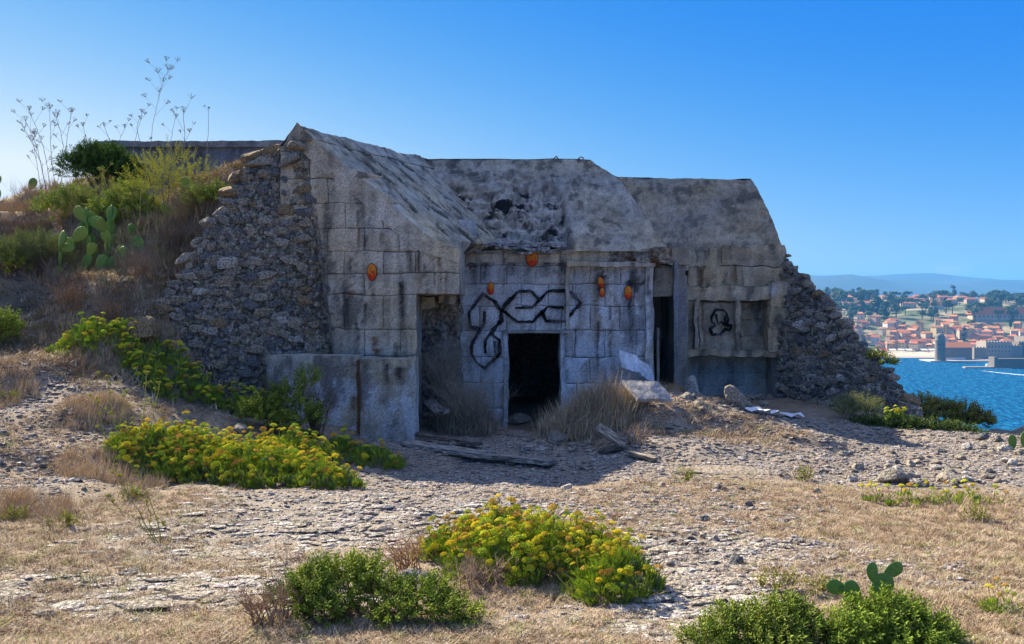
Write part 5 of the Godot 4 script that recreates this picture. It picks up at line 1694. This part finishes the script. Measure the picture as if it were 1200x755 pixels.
	for q in [[70, 620], [150, 586], [12, 612], [905, 690], [960, 700], [800, 562], [1140, 610], [940, 562], [10, 470]]:
		shrub("small_weed", "little green weed in the dry ground", "weed", G(q[0], q[1]), [[0, 0.02, 0, 0.06], [0.07, 0.02, 0, 0.05]], 26, sprig_round, Color(0.22, 0.25, 0.04), Color(0.34, 0.32, 0.07), 0.8, "little green weeds in the dry ground")

# ---------- bay, town and mountains ----------
const SEA := -62.0
func shore_h(x: float, d: float) -> float:
	var front := 985.0 + 26.0 * n_low.get_noise_1d(x * 0.006) + maxf(0.0, (300.0 - x)) * 0.5
	var t := d - front
	if t < 0.0:
		return SEA - 3.0 + maxf(t, -40.0) * 0.05
	var h := SEA + 1.2 + 2.0 * ss(0, 40, t)
	h += 38.0 * ss(60.0, 330.0, t) + 20.0 * ss(300.0, 620.0, t)
	h += 10.0 * ss(460.0, 360.0, x) * ss(300.0, 600.0, t)
	h += 7.0 * n_low.get_noise_2d(x * 0.008, d * 0.008) * ss(100.0, 400.0, t)
	h -= 70.0 * ss(720.0, 1500.0, t)
	return h

func build_far() -> void:
	# sea
	var mb := MB.new()
	var xs := [-9000.0, -5000.0, -2000.0, -600.0, 0.0, 600.0, 2000.0, 5000.0, 9000.0]
	var ds := [-3000.0, 0.0, 60.0, 200.0, 500.0, 900.0, 1600.0, 4000.0, 8000.0]
	for d in ds:
		for x in xs:
			mb.v.append(Vector3(x, SEA, -d))
	for j in ds.size() - 1:
		for i in xs.size() - 1:
			var a := j * xs.size() + i
			mb.i.append_array([a, a + xs.size(), a + xs.size() + 1, a, a + xs.size() + 1, a + 1])
	var m := StandardMaterial3D.new()
	m.albedo_color = Color.WHITE
	m.roughness = 0.5
	m.metallic_specular = 0.1
	textured(m, noise_tex(21, 0.02, 4, lin(0.001, 0.045, 0.12), lin(0.002, 0.07, 0.17), lin(0.01, 0.12, 0.24)), noise_tex(22, 0.03, 5, grey(0), grey(0.5), grey(1)), 0.02, 60.0)
	m.uv1_scale = Vector3(0.02, 0.02, 0.008)
	var sea := part("sea", mb.mesh(), m, self)
	tag(sea, "bright blue rippled water of the bay", "", "", "structure")
	# far shore
	mb = MB.new()
	var nx := 110
	var nd := 80
	for j in nd + 1:
		var d := 930.0 + 1500.0 * pow(float(j) / nd, 1.5)
		for i in nx + 1:
			var x := lerpf(-700.0, 1900.0, float(i) / nx)
			var h := shore_h(x, d)
			mb.v.append(Vector3(x, h, -d))
			var c := Color(0.17, 0.15, 0.085)
			var k := n_mid.get_noise_2d(x * 0.006, d * 0.01)
			c = c.lerp(Color(0.06, 0.09, 0.03), ss(0.0, 0.2, k))
			c = c.lerp(Color(0.36, 0.28, 0.17), ss(-0.15, -0.35, k))
			if h < SEA + 3.4:
				c = Color(0.46, 0.38, 0.29)
			mb.c.append(c)
	for j in nd:
		for i in nx:
			var a := j * (nx + 1) + i
			mb.i.append_array([a, a + nx + 1, a + nx + 2, a, a + nx + 2, a + 1])
	tag(part("far_shore", mb.mesh(), M.far, self), "green and ochre hillside across the bay", "", "", "structure")
	build_houses()
	build_mountains()

func build_mountains() -> void:
	var sets := [[5600.0, 0, "blue nearer mountain range across the bay", [[-900, 350], [700, 348], [880, 343], [940, 330], [1000, 330], [1050, 337], [1110, 339], [1160, 345], [1230, 349], [1400, 345], [1700, 350], [2300, 352]]],
		[7000.0, 1, "pale farther mountain range on the horizon", [[-900, 352], [800, 348], [960, 337], [1030, 329], [1090, 326], [1140, 331], [1200, 338], [1400, 330], [1800, 345], [2500, 352]]]]
	for s in sets:
		var d0: float = s[0]
		var line: Array = s[3]
		var mb := MB.new()
		var n := 150
		var rows := 14
		for j in rows + 1:
			var t := float(j) / rows
			for i in n + 1:
				var px := lerpf(line[0][0], line[-1][0], float(i) / n)
				var py := 350.0
				for k in line.size() - 1:
					if px >= line[k][0] and px <= line[k + 1][0]:
						var q: float = (px - line[k][0]) / float(line[k + 1][0] - line[k][0])
						py = lerpf(line[k][1], line[k + 1][1], q * q * (3.0 - 2.0 * q))
				var top := (350.0 - py) * d0 / F + 40.0
				var w := 1.0 - absf(t - 0.5) * 2.0
				var d := d0 + (t - 0.5) * d0 * 0.4
				var x := (px - 600.0) * d0 / F
				var h := lerpf(SEA - 20.0, top, sqrt(w)) + (w * (1.0 - w) * 4.0) * 90.0 * n_low.get_noise_2d(x * 0.0012, d * 0.0012)
				h += 14.0 * n_low.get_noise_2d(x * 0.005, d * 0.005) * w
				mb.v.append(Vector3(x, h, -d))
				mb.c.append(Color(0.06, 0.075, 0.05))
		for j in rows:
			for i in n:
				var a := j * (n + 1) + i
				mb.i.append_array([a, a + n + 1, a + n + 2, a, a + n + 2, a + 1])
		tag(part("mountain_range", mb.mesh(), M.far, self), s[2], "", "", "structure")

func box(mb: MB, x0: float, x1: float, y0: float, y1: float, z0: float, z1: float, c: Color) -> void:
	var p := [Vector3(x0, y0, z1), Vector3(x1, y0, z1), Vector3(x1, y1, z1), Vector3(x0, y1, z1), Vector3(x0, y0, z0), Vector3(x1, y0, z0), Vector3(x1, y1, z0), Vector3(x0, y1, z0)]
	mb.quad(p[0], p[1], p[2], p[3], c)
	mb.quad(p[1], p[5], p[6], p[2], c)
	mb.quad(p[5], p[4], p[7], p[6], c)
	mb.quad(p[4], p[0], p[3], p[7], c)
	mb.quad(p[3], p[2], p[6], p[7], c)
	mb.quad(p[4], p[5], p[1], p[0], c)

var house_mats := {}
func flat_mat(c: Color) -> StandardMaterial3D:
	if not house_mats.has(c):
		house_mats[c] = mat(c.linear_to_srgb(), 0.95, false)
	return house_mats[c]

var roofs := {}
func house(x: float, d: float, w: float, dep: float, h: float, wall: int, roofc: int, turn: float, hip: bool, where: String) -> void:
	var walls := [Color(0.44, 0.36, 0.25), Color(0.5, 0.43, 0.34), Color(0.40, 0.27, 0.2), Color(0.58, 0.53, 0.46), Color(0.44, 0.31, 0.23), Color(0.5, 0.40, 0.22)]
	var wn := ["ochre", "cream", "pink", "whitewashed", "salmon", "yellow"]
	var rc := [Color(0.40, 0.135, 0.06), Color(0.46, 0.18, 0.075), Color(0.31, 0.105, 0.06), Color(0.42, 0.22, 0.12)]
	var rn := ["red", "orange", "dark red", "faded"]
	var gname := "%s houses %s" % [wn[wall], where]
	var o := thing("house", "%s house with %s tiled %s roof %s" % [wn[wall], rn[roofc], "hipped" if hip else "gabled", where], "house", Vector3(x, shore_h(x, d) - 2.0, -d), gname)
	o.rotation.y = turn
	var mb := MB.new()
	box(mb, -w / 2, w / 2, 0, h + 2.0, -dep / 2, dep / 2, Color.WHITE)
	part("wall", mb.mesh(), flat_mat(walls[wall]), o)
	mb = MB.new()
	var e := 0.5
	var y := h + 2.05
	var rise := dep * 0.24
	var a := [Vector3(-w / 2 - e, y, dep / 2 + e), Vector3(w / 2 + e, y, dep / 2 + e), Vector3(w / 2 + e, y, -dep / 2 - e), Vector3(-w / 2 - e, y, -dep / 2 - e)]
	var in_ := minf(w * 0.3, dep * 0.4) if hip else 0.0
	var r0 := Vector3(-w / 2 - e + in_, y + rise, 0)
	var r1 := Vector3(w / 2 + e - in_, y + rise, 0)
	mb.quad(a[0], a[1], r1, r0, Color.WHITE)
	mb.quad(a[2], a[3], r0, r1, Color.WHITE)
	mb.tri(a[1], r1, a[2], Color.WHITE)
	mb.tri(a[3], r0, a[0], Color.WHITE)
	mb.quad(a[3], a[2], a[1], a[0], Color.WHITE)
	part("roof", mb.mesh(), flat_mat(rc[roofc]), o)
	var fl := int(h / 3.0)
	var nw := int(w / 3.2)
	for f in fl:
		for k in nw:
			if rng.randf() < 0.8:
				part("window", M.win, flat_mat(Color(0.05, 0.045, 0.045)), o, Vector3(-w / 2 + (k + 0.5) * w / nw, 3.6 + f * 2.9, dep / 2 + 0.02))

func tree(x: float, d: float, s: float, kind: int, label: String, group: String) -> void:
	var o := thing("tree", label, "tree", Vector3(x, shore_h(x, d) - 0.3, -d), group)
	var t := part("trunk", M.trunk, flat_mat(Color(0.08, 0.06, 0.045)), o)
	t.scale = Vector3(s, s, s)
	var c := part("crown", M.crowns[kind * 3 + rng.randi() % 3], M.crown_mats[(kind * 2 + rng.randi() % 2)], o)
	c.scale = Vector3(s, s * rr(0.85, 1.15), s)
	c.rotation.y = rr(0, TAU)

func crown_mesh(kind: int) -> ArrayMesh:
	var mb := MB.new()
	var lobes := []
	for k in 9:
		var an := rr(0, TAU)
		var r := rr(0.15, 0.75)
		lobes.append([Vector3(cos(an) * r, (rr(0.75, 1.45) if kind == 0 else rr(1.2, 1.5)) if kind < 2 else rr(0.5, 2.6), sin(an) * r) * (Vector3.ONE if kind < 2 else Vector3(0.3, 1, 0.3)), rr(0.3, 0.52) if kind < 2 else rr(0.2, 0.34)])
	for k in 420:
		var l: Array = lobes[k % 9]
		var dir := Vector3(rr(-1, 1), rr(-0.7, 1), rr(-1, 1)).normalized()
		var p: Vector3 = l[0] + dir * l[1] * rr(0.75, 1.05) * (Vector3(1, 0.55, 1) if kind == 1 else Vector3.ONE)
		var u := dir.cross(Vector3(rr(-1, 1), rr(-1, 1), rr(-1, 1))).normalized()
		var v := (dir.cross(u) + dir * rr(-0.6, 0.6)).normalized()
		var s := rr(0.08, 0.17)
		mb.tri(p - u * s, p + v * s, p + u * s, grey(rr(0.6, 1.3)))
	return mb.mesh()

func build_houses() -> void:
	var wb := MB.new()
	box(wb, -0.5, 0.5, 0.0, 1.5, -0.05, 0.08, Color.WHITE)
	M.win = wb.mesh()
	var tk := MB.new()
	tk.tube(Vector3(0, 0, 0), Vector3(0.03, 1.0, 0), 0.09, 0.06, Color.WHITE, 6)
	M.trunk = tk.mesh()
	M.crowns = []
	for k in 9:
		M.crowns.append(crown_mesh(k / 3))
	M.crown_mats = []
	for c in [Color(0.055, 0.085, 0.025), Color(0.08, 0.11, 0.03), Color(0.04, 0.075, 0.025), Color(0.06, 0.10, 0.03), Color(0.025, 0.045, 0.02), Color(0.03, 0.05, 0.022)]:
		M.crown_mats.append(mat(c.linear_to_srgb(), 0.95))
	# old town on the lower slope
	var spots := []
	var n := 0
	var tries := 0
	while n < 132 and tries < 9000:
		tries += 1
		var d := rr(1040.0, 1225.0)
		var px := rr(985.0, 1420.0)
		var x := (px - 600.0) * d / F
		if px > 1215 and rng.randf() < 0.55: continue
		if px < 1030 and d < 1090: continue
		if px > 1120 and d > 1180: continue
		if px > 1060 and px < 1110 and d > 1190 and rng.randf() < 0.6: continue
		var ok := true
		for s in spots:
			if absf(s.x - x) < 9.0 and absf(s.y - d) < 8.5:
				ok = false
				break
		if not ok: continue
		spots.append(Vector2(x, d))
		house(x, d, rr(6.5, 12.5), rr(6.5, 10.0), rr(6.0, 12.5), [0, 1, 2, 3, 4, 5, 1, 4, 0, 2][rng.randi() % 10], rng.randi() % 4, rr(-1.1, 1.1), rng.randf() < 0.4, "in the old town above the beach")
		n += 1
	# villas near the crest
	n = 0
	tries = 0
	while n < 46 and tries < 4000:
		tries += 1
		var d := rr(1370.0, 1560.0)
		var px := rr(955.0, 1330.0)
		if px > 1130 and d < 1450: continue
		var x := (px - 600.0) * d / F
		var ok := true
		for s in spots:
			if absf(s.x - x) < 22.0 and absf(s.y - d) < 22.0:
				ok = false
				break
		if not ok: continue
		spots.append(Vector2(x, d))
		house(x, d, rr(13.0, 24.0), rr(9.0, 12.0), rr(5.0, 7.5), [0, 3, 2, 4, 1][rng.randi() % 5], rng.randi() % 3, rr(-0.3, 0.3), rng.randf() < 0.5, "among trees near the hill crest")
		n += 1
	# trees
	n = 0
	tries = 0
	while n < 295 and tries < 9000:
		tries += 1
		var d := rr(1060.0, 1640.0)
		var px := rr(945.0, 1330.0)
		if d < 1220.0 and rng.randf() < 0.65: continue
		if d > 1210.0 and d < 1370.0 and rng.randf() < 0.15: continue
		var x := (px - 600.0) * d / F
		var ok := true
		for s in spots:
			if absf(s.x - x) < 7.0 and absf(s.y - d) < 8.0:
				ok = false
				break
		if not ok: continue
		var kind := 0 if rng.randf() < 0.6 else (1 if rng.randf() < 0.75 else 2)
		var zone_name := "among the old town roofs" if d < 1220.0 else ("on the slope behind the old town" if d < 1400.0 else "along the hill crest")
		tree(x, d, rr(4.0, 7.5) * (0.85 if d < 1220.0 else 1.45), kind, ["round dark green tree ", "flat-topped pine tree ", "slim cypress tree "][kind] + zone_name, ["round trees ", "pines ", "cypresses "][kind] + zone_name)
		n += 1
	for px in [955, 966, 978, 990, 940, 1004]:
		var d := 1500.0
		tree((px - 600.0) * d / F, d, rr(8.0, 11.0), 0, "big dark tree on the hill behind the buttress", "big dark trees behind the buttress")
	# long barracks with red roof and wings
	var b := thing("barracks", "very long building with an orange-red roof on the hill", "building", at(1140, 378, 1240))
	var mb := MB.new()
	box(mb, 0, 190, -14, 11, -14, 0, Color.WHITE)
	part("wall", mb.mesh(), flat_mat(Color(0.5, 0.36, 0.25)), b)
	mb = MB.new()
	mb.quad(Vector3(-2, 11, 1.5), Vector3(192, 11, 1.5), Vector3(188, 20, -8), Vector3(2, 20, -8), Color.WHITE)
	mb.quad(Vector3(192, 11, -16), Vector3(-2, 11, -16), Vector3(2, 20, -8), Vector3(188, 20, -8), Color.WHITE)
	mb.tri(Vector3(-2, 11, -16), Vector3(2, 20, -8), Vector3(-2, 11, 1.5), Color.WHITE)
	mb.tri(Vector3(192, 11, 1.5), Vector3(188, 20, -8), Vector3(192, 11, -16), Color.WHITE)
	part("roof", mb.mesh(), flat_mat(Color(0.43, 0.13, 0.055)), b)
	for k in 34:
		part("window", M.win, flat_mat(Color(0.06, 0.05, 0.05)), b, Vector3(4 + k * 5.5, 6.5, 0.05)).scale = Vector3(1.6, 1.6, 1)
	mb = MB.new()
	box(mb, -2, 40, -20, 4, 1, 10, Color.WHITE)
	part("terrace_wall", mb.mesh(), flat_mat(Color(0.3, 0.25, 0.2)), b)
	# bell tower at the water's edge
	var d := 925.0
	var tw := thing("bell_tower", "round grey stone bell tower standing at the water's edge", "tower", Vector3(502.0 * d / F, SEA, -d))
	var prof := [[5.6, -2], [5.2, 3], [4.9, 14], [4.85, 20], [5.2, 20.4], [5.2, 21.4], [4.6, 21.6], [4.6, 24.0], [4.3, 25.4], [3.2, 26.8], [1.6, 27.7], [0.0, 28.0]]
	mb = MB.new()
	for k in prof.size():
		for q in 20:
			var an := TAU * q / 20
			mb.v.append(Vector3(cos(an) * prof[k][0], prof[k][1], sin(an) * prof[k][0]))
			mb.c.append(grey(1.0 + 0.3 * n_hi.get_noise_2d(q * 0.4, prof[k][1])))
	for k in prof.size() - 1:
		for q in 20:
			var a := k * 20 + q
			var a2 := k * 20 + (q + 1) % 20
			mb.i.append_array([a, a2 + 20, a + 20, a, a2, a2 + 20])
	var tm := mat(lin(0.2, 0.175, 0.14), 0.95)
	part("shaft", mb.mesh(), tm, tw)
	for y in [6.0, 11.0, 16.0]:
		for an in [0.3, -0.5]:
			var w := part("window", M.win, flat_mat(Color(0.04, 0.04, 0.04)), tw, Vector3(sin(an) * 4.95, y, cos(an) * 4.95))
			w.rotation.y = an
	# church beside it, sea walls, castle, mole
	var ch := thing("church", "stone church with orange roof joined to the bell tower quay", "church", Vector3(460.0, SEA, -938.0))
	mb = MB.new(); box(mb, -30, 0, 0, 13, -14, 0, Color.WHITE); part("wall", mb.mesh(), flat_mat(Color(0.22, 0.18, 0.15)), ch)
	mb = MB.new(); mb.quad(Vector3(-31, 13, 1), Vector3(1, 13, 1), Vector3(1, 18, -7), Vector3(-31, 18, -7), Color.WHITE); mb.quad(Vector3(1, 13, -15), Vector3(-31, 13, -15), Vector3(-31, 18, -7), Vector3(1, 18, -7), Color.WHITE)
	mb.tri(Vector3(1, 13, 1), Vector3(1, 18, -7), Vector3(1, 13, -15), Color.WHITE); mb.tri(Vector3(-31, 13, -15), Vector3(-31, 18, -7), Vector3(-31, 13, 1), Color.WHITE)
	part("roof", mb.mesh(), flat_mat(Color(0.45, 0.17, 0.07)), ch)
	mb = MB.new(); box(mb, -30, -8, -1, 3.2, 1.0, 3, Color.WHITE); part("white_annex", mb.mesh(), flat_mat(Color(0.6, 0.58, 0.56)), ch)
	var qy := thing("quay", "pale stone quay and shingle strip below the castle", "quay", Vector3(450.0, SEA, -925.0))
	mb = MB.new(); box(mb, -40, 60, -3, 1.0, -20, 6, Color.WHITE); part("deck", mb.mesh(), flat_mat(Color(0.45, 0.4, 0.34)), qy)
	var cs := thing("castle", "massive grey-brown stone castle walls above the quay", "castle", Vector3(480.0, SEA, -950.0))
	for q in [[0, 26, 18, 0, 0.30], [26, 40, 14, -6, 0.27], [40, 120, 17, -12, 0.16], [55, 85, 22, -30, 0.2], [-12, 0, 12, 0, 0.24]]:
		mb = MB.new()
		box(mb, q[0], q[1], -2, q[2], q[3] - 20, q[3], Color.WHITE)
		for k in int((q[1] - q[0]) / 3):
			box(mb, q[0] + k * 3.0, q[0] + k * 3.0 + 1.6, q[2] + 0.002, q[2] + 1.2, q[3] - 1.0, q[3] - 0.01, Color.WHITE)
		part("rampart", mb.mesh(), flat_mat(Color(q[4], q[4] * 0.86, q[4] * 0.7)), cs)
	for k in 14:
		part("window", M.win, flat_mat(Color(0.05, 0.045, 0.04)), cs, Vector3(3.0 + (k % 7) * 3.4, 8.0 + int(k / 7) * 4.5, 0.05))
	var ml := thing("mole", "dark stone harbour mole in the water", "mole", Vector3(429.0, SEA, -834.0))
	mb = MB.new(); box(mb, 0, 110, -4, 8.5, -9, 0, Color.WHITE); part("wall", mb.mesh(), flat_mat(Color(0.13, 0.115, 0.10)), ml)
	mb = MB.new(); box(mb, -0.6, 2.5, -4, 10.0, -9.6, 0.6, Color.WHITE); part("head", mb.mesh(), flat_mat(Color(0.16, 0.14, 0.12)), ml)
	mb = MB.new(); box(mb, -26, -0.7, -4, 1.2, -6, 0, Color.WHITE); part("landing", mb.mesh(), flat_mat(Color(0.3, 0.27, 0.23)), ml)
	# awnings along the beach
	var ac := [Color(0.6, 0.6, 0.6), Color(0.5, 0.08, 0.06), Color(0.6, 0.6, 0.58), Color(0.58, 0.57, 0.55), Color(0.6, 0.6, 0.6), Color(0.6, 0.59, 0.56), Color(0.6, 0.6, 0.6)]
	for k in 7:
		var px: float = [1028, 1036, 1046, 1056, 1065, 1083, 1092][k]
		var dd := 1022.0
		var x := (px - 600.0) * dd / F
		var aw := thing("awning", "red beach awning on thin posts" if k == 1 else "white beach awning on thin posts", "awning", Vector3(x, shore_h(x, dd), -dd), "awnings along the beach")
		mb = MB.new()
		mb.quad(Vector3(-3.6, 2.6, 3), Vector3(3.6, 2.6, 3), Vector3(3.6, 4.0, -2), Vector3(-3.6, 4.0, -2), Color.WHITE)
		part("canopy", mb.mesh(), flat_mat(ac[k]), aw)
		for sx in [-3.4, 3.4]:
			mb = MB.new(); box(mb, sx - 0.1, sx + 0.1, -0.5, 2.6, 2.7, 2.9, Color.WHITE)
			part("post", mb.mesh(), flat_mat(Color(0.3, 0.3, 0.3)), aw)
	boat(at(1053, 425.5, 905), 0.4, 6.5, "small white motor boat moored off the beach")
	boat(at(1157, 429.5, 860), 1.2, 9.0, "white tour boat passing the end of the mole")
	# wakes: streaks of foam on the water
	for q in [[[1148, 430.5], [1162, 431.5], [1186, 432.5], 2.2], [[1182, 430.5], [1192, 430.0], [1204, 430.3], 2.0], [[1152, 435.0], [1178, 438.0], [1206, 440.5], 3.0]]:
		mb = MB.new()
		var last := []
		for k in 41:
			var t := k / 40.0
			var a: Vector2 = Vector2(q[0][0], q[0][1]).lerp(Vector2(q[1][0], q[1][1]), t)
			var b2: Vector2 = Vector2(q[1][0], q[1][1]).lerp(Vector2(q[2][0], q[2][1]), t)
			var c := a.lerp(b2, t)
			var dd := 62.0 * F / (c.y - 350.0)
			var p := Vector3((c.x - 600.0) * dd / F, SEA + 0.15, -dd)
			var hw: float = q[3] * rr(0.4, 1.3) * 2.0
			var cur := [p + Vector3(0, 0, hw), p - Vector3(0, 0, hw)]
			if last.size() and rng.randf() < 0.92:
				mb.quad(last[0], cur[0], cur[1], last[1], Color(0.7, 0.72, 0.75))
			last = cur
		tag(part("wake", mb.mesh(), M.far, self), "streak of white foam on the blue water", "wake", "foam wakes near the mole")

func boat(p: Vector3, turn: float, ln: float, label: String) -> void:
	var o := thing("motor_boat", label, "boat", Vector3(p.x, SEA + 0.1, p.z))
	o.rotation.y = turn
	var mb := MB.new()
	var w := ln * 0.17
	var st := [[-0.5, 0.9, 0.9], [0.0, 1.0, 0.95], [0.3, 0.75, 1.05], [0.5, 0.02, 1.3]]
	for k in 3:
		var a: Array = st[k]
		var b: Array = st[k + 1]
		for s in [-1.0, 1.0]:
			var a0 := Vector3(a[0] * ln, -0.2, s * w * a[1] * 0.6)
			var a1 := Vector3(a[0] * ln, a[2], s * w * a[1])
			var b0 := Vector3(b[0] * ln, -0.2, s * w * b[1] * 0.6)
			var b1 := Vector3(b[0] * ln, b[2], s * w * b[1])
			mb.quad(a0, b0, b1, a1, Color.WHITE)
		mb.quad(Vector3(a[0] * ln, a[2] - 0.1, w * a[1]), Vector3(b[0] * ln, b[2] - 0.1, w * b[1]), Vector3(b[0] * ln, b[2] - 0.1, -w * b[1]), Vector3(a[0] * ln, a[2] - 0.1, -w * a[1]), Color.WHITE)
	mb.quad(Vector3(-0.5 * ln, -0.2, -w * 0.55), Vector3(-0.5 * ln, -0.2, w * 0.55), Vector3(-0.5 * ln, 0.9, w * 0.9), Vector3(-0.5 * ln, 0.9, -w * 0.9), Color.WHITE)
	part("hull", mb.mesh(), flat_mat(Color(0.75, 0.75, 0.75)), o)
	mb = MB.new()
	box(mb, -ln * 0.2, ln * 0.15, 0.8, 2.2, -w * 0.6, w * 0.6, Color.WHITE)
	part("cabin", mb.mesh(), flat_mat(Color(0.7, 0.72, 0.74)), o)
	mb = MB.new()
	box(mb, ln * 0.15 + 0.003, ln * 0.15 + 0.05, 1.4, 2.0, -w * 0.5, w * 0.5, Color.WHITE)
	part("windscreen", mb.mesh(), flat_mat(Color(0.05, 0.07, 0.09)), o)
